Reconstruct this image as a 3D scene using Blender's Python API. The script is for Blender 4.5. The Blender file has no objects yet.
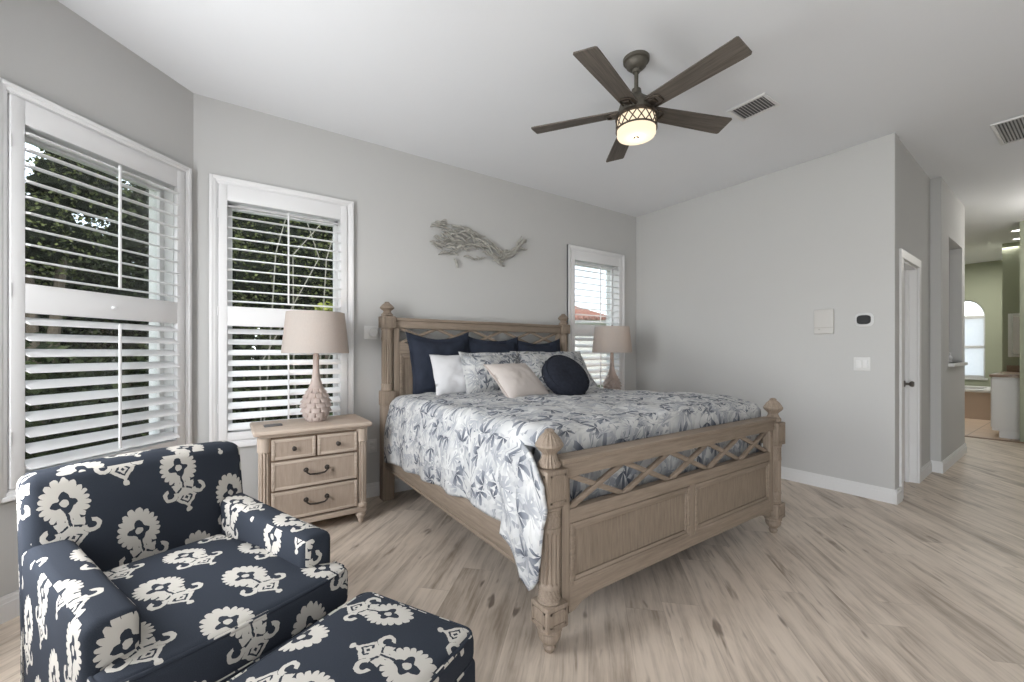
import bpy, bmesh, math, random
from mathutils import Vector, Matrix, noise
S = bpy.context.scene
COL = S.collection
PI = math.pi
R = math.radians
# ------------------------------------------------------------------ camera
FPX = 415.0
cam_d = bpy.data.cameras.new('camera'); cam = bpy.data.objects.new('camera', cam_d); COL.objects.link(cam)
cam_d.sensor_fit = 'HORIZONTAL'; cam_d.sensor_width = 36.0; cam_d.lens = FPX / 1024 * 36
cam_d.shift_y = 10.5 / 1024
cam_d.clip_start = 0.02; cam_d.clip_end = 300
cam.location = (0, 0, 1.26)
cam.rotation_euler = (PI / 2, 0, -R(34.54))
S.camera = cam
# ------------------------------------------------------------------ view, sky, sun, daylight fill
S.view_settings.view_transform = 'Standard'; S.view_settings.look = 'None'
S.view_settings.gamma = 1.0; S.view_settings.use_curve_mapping = False
S.view_settings.exposure = 0.42
S.cycles.use_denoising = True
S.cycles.max_bounces = 10; S.cycles.diffuse_bounces = 6; S.cycles.transparent_max_bounces = 16
S.cycles.sample_clamp_indirect = 6.0
W = bpy.data.worlds.new('sky'); S.world = W; W.use_nodes = True
wn = W.node_tree; wn.nodes.clear()
sky = wn.nodes.new('ShaderNodeTexSky'); sky.sky_type = 'NISHITA'; sky.sun_disc = False
sky.sun_elevation = R(52); sky.sun_rotation = R(200); sky.air_density = 1.0; sky.dust_density = 2.0
mixw = wn.nodes.new('ShaderNodeMix'); mixw.data_type = 'RGBA'
mixw.inputs['Factor'].default_value = 0.65
mixw.inputs[7].default_value = (3.7, 3.7, 3.75, 1)
bg = wn.nodes.new('ShaderNodeBackground'); bg.inputs['Strength'].default_value = 0.6
wo = wn.nodes.new('ShaderNodeOutputWorld')
wn.links.new(sky.outputs[0], mixw.inputs[6]); wn.links.new(mixw.outputs[2], bg.inputs['Color']); wn.links.new(bg.outputs[0], wo.inputs[0])

def lamp(name, kind, loc, rot, energy, color=(1, 1, 1), **kw):
    l = bpy.data.lights.new(name, kind); l.energy = energy; l.color = color
    for k, v in kw.items(): setattr(l, k, v)
    o = bpy.data.objects.new(name, l); COL.objects.link(o); o.location = loc; o.rotation_euler = rot
    return o
lamp('sun', 'SUN', (0, -6, 12), (R(34), R(-10), 0), 1.0, (1, .96, .9), angle=R(0.6))
# area lamps added out of view, standing in for sky and patio daylight
lamp('sky_fill_corner_window', 'AREA', (4.3, 6.3, 3.75), (R(-58), 0, R(-10)), 130, (.97, .985, 1.0), shape='RECTANGLE', size=1.8, size_y=1.0)  # raised panel added outside the corner window in place of bright sky
lamp('sky_fill_middle_window', 'AREA', (.3, 5.5, 3.75), (R(-52), 0, 0), 70, (.97, .985, 1.0), shape='RECTANGLE', size=1.6, size_y=.8)  # second added sky panel, brightens the louvers and nearby floor
lamp('upward_fill', 'AREA', (-1.75, -1.15, .12), (R(140), 0, R(-90)), 112, (.98, .99, 1.0), shape='RECTANGLE', size=2.8, size_y=1.0)  # unseen lamp aimed upward, added to brighten the ceiling
lamp('left_opening_fill', 'AREA', (-4.4, -1.1, 1.5), (R(92), 0, R(-90)), 110, (.97, .985, 1.0), shape='RECTANGLE', size=5.0, size_y=3.0)  # added source beyond the opening in the left wall
lamp('bay_side_fill', 'AREA', (-1.2, 2.0, 1.5), (R(85), 0, R(-90)), 52, (.97, .985, 1.0), shape='RECTANGLE', size=.8, size_y=1.7)  # added lamp at an assumed window, brightens bay wall and floor

# ------------------------------------------------------------------ node helpers
class Ex:
    """small expression wrapper around node sockets"""
    def __init__(s, nt, sock): s.nt = nt; s.s = sock
    def op(s, o, *a, clamp=False):
        n = s.nt.nodes.new('ShaderNodeMath'); n.operation = o; n.use_clamp = clamp
        for i, v in enumerate((s,) + a):
            if isinstance(v, Ex): s.nt.links.new(v.s, n.inputs[i])
            else: n.inputs[i].default_value = v
        return Ex(s.nt, n.outputs[0])
    def __add__(s, o): return s.op('ADD', o)
    __radd__ = __add__
    def __mul__(s, o): return s.op('MULTIPLY', o)
    __rmul__ = __mul__
    def __sub__(s, o): return s.op('SUBTRACT', o)
    def __rsub__(s, o): return (s * -1.0).op('ADD', o)
    def __truediv__(s, o): return s.op('DIVIDE', o)
    def floor(s): return s.op('FLOOR')
    def abs(s): return s.op('ABSOLUTE')
    def sin(s): return s.op('SINE')
    def cos(s): return s.op('COSINE')
    def sqrt(s): return s.op('SQRT')
    def lt(s, o): return s.op('LESS_THAN', o)
    def gt(s, o): return s.op('GREATER_THAN', o)
    def max(s, o): return s.op('MAXIMUM', o)
    def min(s, o): return s.op('MINIMUM', o)
    def mod(s, o): return s.op('FLOORED_MODULO', o)
    def atan2(s, o): return s.op('ARCTAN2', o)
    def smooth(s, a, b):
        n = s.nt.nodes.new('ShaderNodeMapRange'); n.interpolation_type = 'SMOOTHSTEP'
        s.nt.links.new(s.s, n.inputs[0]); n.inputs[1].default_value = a; n.inputs[2].default_value = b
        return Ex(s.nt, n.outputs[0])

class Mat:
    def __init__(s, name, rough=0.6, spec=0.4, metal=0.0):
        s.m = bpy.data.materials.new(name); s.m.use_nodes = True
        s.nt = s.m.node_tree; s.b = s.nt.nodes['Principled BSDF']
        s.b.inputs['Roughness'].default_value = rough
        s.b.inputs['Specular IOR Level'].default_value = spec
        s.b.inputs['Metallic'].default_value = metal
    def node(s, t, **kw):
        n = s.nt.nodes.new(t)
        for k, v in kw.items(): setattr(n, k, v)
        return n
    def coord(s, which='Object'):
        n = s.node('ShaderNodeTexCoord'); return n.outputs[which]
    def xyz(s, which='Object'):
        n = s.node('ShaderNodeSeparateXYZ'); s.nt.links.new(s.coord(which), n.inputs[0])
        return [Ex(s.nt, n.outputs[i]) for i in range(3)]
    def vec(s, x, y, z=0.0):
        n = s.node('ShaderNodeCombineXYZ')
        for i, v in enumerate((x, y, z)):
            if isinstance(v, Ex): s.nt.links.new(v.s, n.inputs[i])
            else: n.inputs[i].default_value = v
        return n.outputs[0]
    def noise(s, vec, scale=5, detail=3, rough=0.5, dist=0.0):
        n = s.node('ShaderNodeTexNoise'); s.nt.links.new(vec, n.inputs['Vector'])
        n.inputs['Scale'].default_value = scale; n.inputs['Detail'].default_value = detail
        n.inputs['Roughness'].default_value = rough; n.inputs['Distortion'].default_value = dist
        return Ex(s.nt, n.outputs[0])
    def white(s, vec):
        n = s.node('ShaderNodeTexWhiteNoise'); s.nt.links.new(vec, n.inputs['Vector']); return Ex(s.nt, n.outputs[0])
    def mix(s, f, a, b):
        n = s.node('ShaderNodeMix', data_type='RGBA')
        if isinstance(f, Ex): s.nt.links.new(f.s, n.inputs[0])
        else: n.inputs[0].default_value = f
        for i, c in ((6, a), (7, b)):
            if isinstance(c, tuple): n.inputs[i].default_value = (*c[:3], 1)
            else: s.nt.links.new(c, n.inputs[i])
        return n.outputs[2]
    def color(s, c):
        if isinstance(c, tuple): s.b.inputs['Base Color'].default_value = (*c[:3], 1)
        else: s.nt.links.new(c, s.b.inputs['Base Color'])
        return s
    def bump(s, h, strength=0.3, dist=0.01):
        n = s.node('ShaderNodeBump'); n.inputs['Strength'].default_value = strength; n.inputs['Distance'].default_value = dist
        s.nt.links.new(h.s, n.inputs['Height']); s.nt.links.new(n.outputs[0], s.b.inputs['Normal'])
        return s
    def emit(s, c, strength):
        s.b.inputs['Emission Color'].default_value = (*c, 1); s.b.inputs['Emission Strength'].default_value = strength
        return s

def srgb(r, g, b):
    f = lambda v: (v / 255 / 12.92) if v / 255 <= 0.04045 else ((v / 255 + 0.055) / 1.055) ** 2.4
    return (f(r), f(g), f(b))

def plain(name, c, rough=0.6, spec=0.4, var=0.06, scale=8, bump=0.0, metal=0.0):
    m = Mat(name, rough, spec, metal); v = m.noise(m.coord(), scale, 4)
    d = tuple(max(0, x * (1 - var * 2)) for x in c); e = tuple(x * (1 + var) for x in c)
    m.color(m.mix(v, d, e))
    if bump: m.bump(m.noise(m.coord(), scale * 20, 3), bump, 0.003)
    return m.m

# ------------------------------------------------------------------ materials
wall_m = plain('wall_paint', srgb(191, 191, 190), 0.85, 0.2, 0.012, 3, 0.08)
ceil_m = plain('ceiling_paint', srgb(224, 226, 229), 0.9, 0.15, 0.01, 3, 0.1)
trim_m = plain('white_trim', srgb(220, 220, 220), 0.45, 0.4, 0.01, 4)
shut_m = plain('shutter_white', srgb(224, 224, 225), 0.4, 0.45, 0.01, 4)
green_m = plain('sage_paint', srgb(160, 165, 146), 0.85, 0.2, 0.02, 3)
plast_m = plain('white_plastic', srgb(208, 208, 207), 0.4, 0.4, 0.01, 6)
bronze_m = plain('aged_bronze', srgb(84, 76, 68), 0.4, 0.5, 0.15, 30, 0, 0.7)
fanmetal_m = plain('fan_pewter', srgb(92, 88, 80), 0.5, 0.4, 0.15, 20, 0, 0.3)
iron_m = plain('drawer_iron', srgb(66, 60, 56), 0.45, 0.5, 0.15, 40, 0, 0.6)
black_m = plain('black_plastic', srgb(26, 27, 29), 0.4, 0.25, 0.1, 10)
grey_m = plain('dark_grey_plastic', srgb(96, 94, 94), 0.4, 0.4, 0.1, 10)
nickel_m = plain('brushed_nickel', srgb(120, 116, 112), 0.35, 0.5, 0.1, 30, 0, 0.9)
navy_m = plain('navy_linen', srgb(46, 51, 63), 0.9, 0.15, 0.18, 14, 0.25)
velvet_m = plain('navy_velvet', srgb(45, 48, 57), 0.95, 0.1, 0.25, 45, 0.4)
blush_m = plain('blush_linen', srgb(190, 182, 177), 0.9, 0.15, 0.05, 10, 0.2)
sheet_m = plain('white_cotton', srgb(198, 198, 200), 0.9, 0.15, 0.02, 6, 0.1)
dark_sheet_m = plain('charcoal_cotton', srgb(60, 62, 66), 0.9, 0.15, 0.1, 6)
piping_m = plain('blush_piping', srgb(176, 164, 157), 0.85, 0.2, 0.05, 10)
ceramic_m = plain('blush_ceramic', srgb(172, 158, 151), 0.5, 0.4, 0.06, 12)
drift_m = plain('driftwood', srgb(178, 176, 169), 0.9, 0.15, 0.34, 30, 0.5)
gap_m = plain('dark_gap', srgb(70, 66, 62), 0.8, 0.1, 0.05, 4)
tile_m = None

def wood(name, axis, c1, c2, rough=0.55, scale=1.0):
    m = Mat(name, rough, 0.3); x, y, z = m.xyz()
    k = [48 * scale, 48 * scale, 48 * scale]; k['xyz'.index(axis)] = 2.2 * scale
    v = m.vec(x * k[0], y * k[1], z * k[2])
    n = m.noise(v, 1.0, 5, 0.6, 0.15); n2 = m.noise(m.vec(x * k[0] * 4, y * k[1] * 4, z * k[2] * 2), 1.0, 3)
    f = (n * 0.6 + n2 * 0.5).smooth(0.25, 0.85)
    m.color(m.mix(f, c1, c2)); m.bump(n2, 0.12, 0.002)
    return m.m
BW1, BW2 = srgb(118, 105, 92), srgb(146, 132, 118)
wood_x = wood('greige_oak_along_x', 'x', BW1, BW2)
wood_y = wood('greige_oak_along_y', 'y', BW1, BW2)
wood_z = wood('greige_oak_upright', 'z', BW1, BW2)
NW1, NW2 = srgb(162, 147, 133), srgb(190, 175, 161)
nwood_x = wood('pale_oak_along_x', 'x', NW1, NW2)
nwood_z = wood('pale_oak_upright', 'z', NW1, NW2)
blade_m = wood('weathered_blade_wood', 'x', srgb(68, 63, 58), srgb(108, 101, 94), 0.6)
def reed(name, c1, c2, freq):
    m = Mat(name, 0.7, 0.2); x, y, z = m.xyz()
    w = (x * freq).sin() * 0.5 + 0.5
    n = m.noise(m.vec(x * 90, y * 90, z * 9), 1, 4); n2 = m.noise(m.coord(), 9, 3)
    f = w * 0.35 + n * 0.7 + n2 * 0.2 - 0.25
    m.color(m.mix(f, c1, c2)); m.bump(w, 0.5, 0.004)
    return m.m
recess_m = plain('painted_gap_shade', srgb(116, 100, 86), 0.8, 0.1, 0.1, 10)  # shade between the drawers, put into a darker wood colour
reed_m = reed('reeded_panel', srgb(108, 95, 82), srgb(168, 153, 137), 900)
nreed_m = reed('reeded_drawer_front', srgb(148, 132, 118), srgb(190, 174, 159), 900)

# floor: planks laid diagonally
def floor_mat():
    m = Mat('diagonal_plank_floor', 0.42, 0.35); x, y, z = m.xyz()
    p = (x + y) * 0.70711; q = (y - x) * 0.70711
    row = (q / 0.18).floor()
    off = m.white(m.vec(row, 3.3)) * 1.5
    idx = ((p + off) / 1.5).floor()
    rnd = m.white(m.vec(row, idx, 1.7)); rnd2 = m.white(m.vec(row, idx, 9.1))
    warp = (m.noise(m.vec(p * 1.7 + rnd * 23.0, q * 5, rnd2 * 5), 1.0, 3) - 0.5) * 0.05 + (m.noise(m.vec(p * 7, q * 9, rnd), 1.0, 2) - 0.5) * 0.012
    qq = q + warp
    g = m.noise(m.vec(p * 1.6 + rnd * 37.0, qq * 26, rnd2 * 9), 1.0, 5, 0.6)
    g2 = m.noise(m.vec(p * 1.0 + rnd2 * 51.0, qq * 9, rnd * 7), 1.0, 4, 0.65)
    g3 = m.noise(m.vec(p * 6 + rnd * 11.0, qq * 120, 0), 1.0, 3)
    g4 = m.noise(m.vec(p * 3.5 + rnd * 61.0, q * 7, rnd2 * 3), 1.0, 4, 0.6)
    tone = g * 0.40 + g2 * 0.60 + g3 * 0.10 + g4 * 0.22 + rnd * 0.05 - 0.19
    light = m.mix(rnd2, srgb(216, 202, 187), srgb(206, 192, 177))
    c = m.mix(tone.smooth(0.22, 0.60), srgb(120, 105, 90), light)
    c = m.mix(g2.smooth(0.57, 0.72) * g4.smooth(0.30, 0.55) * 0.85, c, srgb(108, 92, 76))
    kn = m.noise(m.vec(p * 4 + rnd * 20.0, q * 13, 0), 1.0, 2); c = m.mix(kn.smooth(0.66, 0.76) * 0.75, c, srgb(92, 78, 69))
    fq = (q / 0.18 - row - 0.5).abs(); fp = ((p + off) / 1.5 - idx - 0.5).abs()
    seam = fq.gt(0.4925).max(fp.gt(0.4988))
    c = m.mix(seam * 0.2, c, srgb(100, 88, 78))
    m.color(c); m.bump(g * 0.4 - seam * 1.0, 0.12, 0.002)
    return m.m
floor_m = floor_mat()

def ikat_mat():
    """navy cloth with cream ikat motifs, laid out in UV metres in half-drop columns"""
    m = Mat('navy_ikat_fabric', 0.92, 0.12); u, v, _ = m.xyz('UV')
    wob = m.noise(m.vec(u * 60, v * 60), 1, 2)
    u, v = u * 0.990 + v * 0.14, v * 0.990 - u * 0.14      # the cloth is cut a little off grain
    u = u + (wob - 0.5) * 0.010; wob2 = m.noise(m.vec(u * 60 + 31.0, v * 60), 1, 2); v = v + (wob2 - 0.5) * 0.011
    a, b = 0.168, 0.36
    i = (u / a).floor(); v2 = v + (i.mod(2.0)) * (b / 2)
    j = (v2 / b).floor()
    x = (u / a - i - 0.5) * a; y = (v2 / b - j - 0.5) * b
    x = x / 0.90; y = y / 0.90
    y = y - 0.045                                             # ring centre a little above the cell centre
    th = x.atan2(y); r = (x * x * 1.12 + y * y * 0.86).sqrt()
    teeth = ((th * 9.5).sin()).abs().op('POWER', 0.45)
    outer = 0.056 + teeth * 0.020 + (th.cos()).max(0.0).op('POWER', 5.0) * 0.014
    inner = 0.031 + (th * 4.0).cos() * 0.008 + (th * 3.0 + 0.6).sin() * 0.003
    ring = r.lt(outer) * r.gt(inner)
    dot = (x * x + y * y * 0.8).sqrt().lt(0.0125)
    slit = x.abs().lt(0.004) * y.lt(-0.035) * y.gt(-0.1)
    slit2 = ((y + 0.088 + x.abs() * 0.55).abs()).lt(0.0045) * x.abs().gt(0.008)
    ring = ring * (1.0 - slit) * (1.0 - slit2)
    yd = y + 0.136
    L1 = x.abs() * 1.05 + yd.abs()
    dia = L1.lt(0.045) * (1.0 - L1.lt(0.028) * L1.gt(0.019)) * (1.0 - L1.lt(0.008))
    neck = x.abs().lt(0.03 + (y + 0.12) * 0.3) * y.lt(-0.07) * y.gt(-0.125) * (1.0 - slit) * (1.0 - slit2)
    # horns curling up on both sides of the diamond
    hx = x.abs() - 0.056; hy = y + 0.108; hr = (hx * hx + hy * hy).sqrt()
    horn = hr.lt(0.028) * hr.gt(0.013) * (1.0 - (hx.lt(0.004) * hy.gt(0.004)))
    tip = (x * x + (y + 0.192) * (y + 0.192)).sqrt().lt(0.011)
    stem = x.abs().lt(0.005) * (y + 0.18).abs().lt(0.012)
    f = ring.max(dot).max(dia).max(horn).max(tip).max(stem).max(neck)
    n = m.noise(m.vec(u * 420, v * 420), 1, 2); n2 = m.noise(m.coord(), 7, 2)
    base = m.mix(n, srgb(38, 42, 50), srgb(58, 63, 72)); cream = m.mix(n2, srgb(178, 174, 167), srgb(192, 188, 181))
    m.color(m.mix(f, base, cream)); m.bump(n, 0.2, 0.002)
    return m.m
ikat_m = ikat_mat()

def palm_mat(name, ground, scale=1.0, green=False):
    """white cotton printed with grey and slate-blue fan-palm leaves"""
    m = Mat(name, 0.9, 0.12); u, v, _ = m.xyz('UV')
    u = u * scale; v = v * scale
    col = m.mix(m.noise(m.vec(u * 3, v * 3), 1, 3).smooth(0.35, 0.7), ground, srgb(186, 187, 188))
    tones = [(3.2, 0.0, 13, srgb(158, 160, 163), srgb(190, 191, 192), 0.24, 0.85),
             (4.3, 4.3, 11, srgb(132, 136, 144), srgb(176, 178, 181), 0.23, 0.70),
             (4.6, 9.7, 13, srgb(198, 198, 197), srgb(212, 212, 210), 0.20, 0.85),
             (5.0, 31.7, 12, srgb(150, 153, 158), srgb(188, 189, 191), 0.18, 0.75),
             (6.2, 2.2, 7, srgb(98, 104, 116), srgb(146, 150, 157), 0.13, 0.38),
             (5.4, 13.9, 12, srgb(150, 153, 157) if not green else srgb(146, 148, 137), srgb(202, 202, 200), 0.18, 0.75),
             (6.8, 17.1, 9, srgb(214, 214, 212), srgb(192, 193, 194), 0.15, 0.8),
             (8.6, 41.1, 10, srgb(160, 163, 168), srgb(204, 204, 203), 0.12, 0.8),
             (10.5, 21.3, 6, srgb(80, 85, 96), srgb(132, 136, 144), 0.075, 0.4)]
    wob = m.noise(m.vec(u * 9, v * 9), 1, 3) - 0.5
    for sc, of, fr, c1, c2, rad, dens in tones:
        vo = m.node('ShaderNodeTexVoronoi', voronoi_dimensions='2D', feature='F1')
        uu = u * sc + of + wob * 0.35; vv = v * sc + of * 1.7 + wob * 0.25
        m.nt.links.new(m.vec(uu, vv), vo.inputs['Vector']); vo.inputs['Scale'].default_value = 1.0
        vo.inputs['Randomness'].default_value = 0.9
        ps = m.node('ShaderNodeSeparateXYZ'); m.nt.links.new(vo.outputs['Position'], ps.inputs[0])
        cs = m.node('ShaderNodeSeparateColor'); m.nt.links.new(vo.outputs['Color'], cs.inputs[0])
        rn = Ex(m.nt, cs.outputs[0]); rn2 = Ex(m.nt, cs.outputs[1])
        dx = (uu - Ex(m.nt, ps.outputs[0])) / sc; dy = (vv - Ex(m.nt, ps.outputs[1])) / sc
        ang = rn * 6.283
        x = dx * ang.cos() + dy * ang.sin() + rad * 0.35; y = dy * ang.cos() - dx * ang.sin()
        r = (x * x + y * y).sqrt(); th = y.atan2(x)
        fan = 1.0 - (th.abs() / 1.9)                       # fronds open in a fan
        fr_w = ((th * float(fr) + r * 9.0).cos() * 0.5 + 0.5)
        length = rad * (0.72 + fan * 0.35)
        leaf = (fr_w - (r / rad).op('POWER', 1.4) * 0.75 - 0.06).smooth(0.0, 0.10) * r.lt(length) * fan.gt(0.05) * rn2.lt(dens)
        vein = m.mix((r / rad).smooth(0.1, 0.9), c1, c2)
        col = m.mix(leaf, col, vein)
    m.color(m.mix(0.21, col, (.04, .04, .045))); m.bump(m.noise(m.vec(u * 300, v * 300), 1, 2), 0.08, 0.002)
    return m.m
duvet_m = palm_mat('palm_print_duvet', srgb(200, 200, 200))
sham_m = palm_mat('palm_print_sham', srgb(206, 206, 207), 1.15)
sham2_m = palm_mat('palm_print_sham_soft', srgb(196, 196, 190), 1.2, True)

def shade_mat():
    m = Mat('linen_lampshade', 0.9, 0.1); x, y, z = m.xyz()
    n = m.noise(m.vec(x * 300, y * 300, z * 60), 1, 3)
    c = m.mix(n, srgb(190, 182, 176), srgb(205, 197, 191))
    m.color(c)
    tr = m.node('ShaderNodeBsdfTranslucent'); m.nt.links.new(c, tr.inputs[0])
    mx = m.node('ShaderNodeMixShader'); mx.inputs[0].default_value = 0.35
    out = m.nt.nodes['Material Output']
    m.nt.links.new(m.b.outputs[0], mx.inputs[1]); m.nt.links.new(tr.outputs[0], mx.inputs[2]); m.nt.links.new(mx.outputs[0], out.inputs[0])
    return m.m
shade_m = shade_mat()
def glass_mat(name, tint=(0.93, 0.95, 0.94), refl=0.5):
    m = Mat(name); nt = m.nt; out = nt.nodes['Material Output']
    t = m.node('ShaderNodeBsdfTransparent'); t.inputs[0].default_value = (*tint, 1)
    g = m.node('ShaderNodeBsdfGlossy'); g.inputs['Roughness'].default_value = 0.02
    fr = m.node('ShaderNodeFresnel'); fr.inputs[0].default_value = 1.45
    f = Ex(nt, fr.outputs[0]) * refl
    mx = m.node('ShaderNodeMixShader'); nt.links.new(f.s, mx.inputs[0])
    nt.links.new(t.outputs[0], mx.inputs[1]); nt.links.new(g.outputs[0], mx.inputs[2]); nt.links.new(mx.outputs[0], out.inputs[0])
    return m.m
glass_m = glass_mat('window_glass')
def glow_mat(name, c, s):
    m = Mat(name, 0.5); m.color(tuple(x * .06 for x in c)); m.b.inputs['Specular IOR Level'].default_value = 0.0; n = m.noise(m.coord(), 30, 2)
    e = m.mix(n, tuple(x * .95 for x in c), c); m.nt.links.new(e, m.b.inputs['Emission Color']); m.b.inputs['Emission Strength'].default_value = s
    return m.m
fanglow_m = glow_mat('warm_frosted_glass', (1.0, .82, .60), .92)
can_m = glow_mat('downlight_lens', (1.0, .95, .88), 4.0)
mirror_m = plain('mirror_glass', srgb(220, 215, 210), 0.05, 0.5, 0.0, 3, 0, 1.0)
def tile_mat(name, c1, c2, sz, grout):
    m = Mat(name, 0.35, 0.4); x, y, z = m.xyz()
    s = x + y * 0.0
    ix = ((x + z * 0.0) / sz).floor(); iy = ((y + z) / sz).floor()
    f = ((x / sz - ix - 0.5).abs()).gt(0.485).max((((y + z) / sz - iy - 0.5).abs()).gt(0.485))
    n = m.noise(m.coord(), 4, 4)
    m.color(m.mix(f, m.mix(n, c1, c2), grout)); return m.m
tile_m = tile_mat('tan_floor_tile', srgb(196, 172, 152), srgb(214, 192, 172), 0.42, srgb(160, 140, 124))
tubtile_m = tile_mat('beige_tub_tile', srgb(196, 176, 158), srgb(206, 188, 170), 0.33, srgb(186, 166, 150))
counter_m = plain('brown_stone_counter', srgb(150, 128, 112), 0.3, 0.5, 0.2, 40)
leaf_ms = {}
def leaf_mat(name, c1, c2):
    m = Mat(name, 0.8, 0.08)
    oi = m.node('ShaderNodeNewGeometry'); f = Ex(m.nt, oi.outputs['Random Per Island'])
    c = m.mix(f, c1, c2); m.color(c)
    tr = m.node('ShaderNodeBsdfTranslucent'); m.nt.links.new(c, tr.inputs[0])
    mx = m.node('ShaderNodeMixShader'); mx.inputs[0].default_value = 0.25; out = m.nt.nodes['Material Output']
    m.nt.links.new(m.b.outputs[0], mx.inputs[1]); m.nt.links.new(tr.outputs[0], mx.inputs[2]); m.nt.links.new(mx.outputs[0], out.inputs[0])
    return m.m
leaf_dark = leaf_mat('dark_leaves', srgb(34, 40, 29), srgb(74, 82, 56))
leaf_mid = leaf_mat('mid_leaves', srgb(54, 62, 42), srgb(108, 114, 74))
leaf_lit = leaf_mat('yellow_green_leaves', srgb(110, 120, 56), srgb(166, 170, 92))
bark_m = plain('bark', srgb(92, 84, 74), 0.9, 0.1, 0.3, 20, 0.4)
grass_m = plain('lawn', srgb(78, 92, 46), 0.95, 0.1, 0.4, 6, 0.4)
stucco_m = plain('white_stucco', srgb(232, 228, 222), 0.9, 0.15, 0.03, 12, 0.2)
roof_m = plain('red_roof_tile', srgb(158, 108, 92), 0.85, 0.15, 0.3, 6, 0.2)

# ------------------------------------------------------------------ mesh helpers
def bx(bm, lo, hi, bev=0.0, seg=2, M=None):
    r = bmesh.ops.create_cube(bm, size=1.0); vs = r['verts']
    c = [(a + b) / 2 for a, b in zip(lo, hi)]; d = [abs(b - a) for a, b in zip(lo, hi)]
    for v in vs: v.co = Vector((v.co.x * d[0] + c[0], v.co.y * d[1] + c[1], v.co.z * d[2] + c[2]))
    if bev > 0:
        es = list({e for v in vs for e in v.link_edges})
        g = bmesh.ops.bevel(bm, geom=es, offset=min(bev, min(d) * 0.49), segments=seg, profile=0.5, affect='EDGES', clamp_overlap=True)
        vs = list({v for f in g['faces'] for v in f.verts} | {v for v in vs if v.is_valid})
    if M is not None:
        for v in vs: v.co = M @ v.co
    return vs
def lathe(bm, prof, seg=32, c=(0, 0, 0), rf=None, M=None, close=True):
    rings = []
    for k, (r, z) in enumerate(prof):
        ring = []
        for i in range(seg):
            t = 2 * PI * i / seg
            rr = rf(r, z, t) if rf else r
            co = Vector((c[0] + rr * math.cos(t), c[1] + rr * math.sin(t), c[2] + z))
            ring.append(bm.verts.new(M @ co if M is not None else co))
        rings.append(ring)
    for a, b in zip(rings, rings[1:]):
        for i in range(seg):
            j = (i + 1) % seg; bm.faces.new((a[i], a[j], b[j], b[i]))
    if close:
        bm.faces.new(list(reversed(rings[0]))); bm.faces.new(rings[-1])
    return rings
def tube(bm, pts, r, seg=8, cap=True):
    pts = [Vector(p) for p in pts]; rings = []
    rad = r if isinstance(r, (list, tuple)) else [r] * len(pts)
    up = None
    for i, p in enumerate(pts):
        d = (pts[min(i + 1, len(pts) - 1)] - pts[max(i - 1, 0)]).normalized()
        if up is None: up = d.orthogonal().normalized()
        a = (up - d * up.dot(d)).normalized(); up = a; b = d.cross(a)
        rings.append([bm.verts.new(p + (a * math.cos(2 * PI * k / seg) + b * math.sin(2 * PI * k / seg)) * rad[i]) for k in range(seg)])
    for a, b in zip(rings, rings[1:]):
        for k in range(seg): bm.faces.new((a[k], a[(k + 1) % seg], b[(k + 1) % seg], b[k]))
    if cap: bm.faces.new(list(reversed(rings[0]))); bm.faces.new(rings[-1])
def prism(bm, poly, z0, z1, M=None):
    """polygon in XY extruded in Z"""
    f = lambda x, y, z: (M @ Vector((x, y, z))) if M is not None else Vector((x, y, z))
    a = [bm.verts.new(f(x, y, z0)) for x, y in poly]; b = [bm.verts.new(f(x, y, z1)) for x, y in poly]
    n = len(poly)
    bm.faces.new(list(reversed(a))); bm.faces.new(b)
    for i in range(n): bm.faces.new((a[i], a[(i + 1) % n], b[(i + 1) % n], b[i]))
def obj(name, bm, mat, parent=None, smooth=True, loc=None, angle=35):
    me = bpy.data.meshes.new(name); bmesh.ops.recalc_face_normals(bm, faces=bm.faces[:]); bm.to_mesh(me); bm.free()
    me.materials.append(mat)
    if smooth:
        for p in me.polygons: p.use_smooth = True
        try: me.set_sharp_from_angle(angle=R(angle))
        except Exception: pass
    o = bpy.data.objects.new(name, me); COL.objects.link(o)
    if parent is not None: o.parent = parent
    if loc is not None: o.location = loc
    return o
def NB(): return bmesh.new()
def tag(o, label=None, cat=None, group=None, kind=None):
    for k, v in (('label', label), ('category', cat), ('group', group), ('kind', kind)):
        if v: o[k] = v
    return o
def thing(name, label, cat, loc=(0, 0, 0), rz=0.0, group=None, kind=None):
    o = bpy.data.objects.new(name, None); o.empty_display_size = 0.1; COL.objects.link(o)
    o.location = loc; o.rotation_euler = (0, 0, rz)
    return tag(o, label, cat, group, kind)
def struct(name, bm, mat, label=None, parent=None, smooth=False):
    o = obj(name, bm, mat, parent, smooth)
    if parent is None: tag(o, label, None, None, 'structure')
    return o
def dup(root, loc, rz, label=None):
    def rec(o, par):
        c = o.copy(); COL.objects.link(c)
        if par is not None: c.parent = par
        for ch in o.children: rec(ch, c)
        return c
    r = rec(root, None); r.location = loc; r.rotation_euler = (0, 0, rz)
    if label: r['label'] = label
    return r
def boxuv(o, rot=None, off=(0, 0)):
    """UVs in metres, projected along the dominant normal of each face; rot maps an axis to (u axis, v axis, u sign, v sign)"""
    rot = rot or {}
    me = o.data; uv = me.uv_layers.new(name='UVMap')
    dflt = {0: (1, 2, 1, 1), 1: (0, 2, 1, 1), 2: (0, 1, 1, 1)}
    for p in me.polygons:
        n = p.normal; ax = max(range(3), key=lambda i: abs(n[i]))
        a, b, sa, sb = rot.get(ax, dflt[ax])
        for li in p.loop_indices:
            c = me.vertices[me.loops[li].vertex_index].co
            uv.data[li].uv = (c[a] * sa + off[0], c[b] * sb + off[1])

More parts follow.
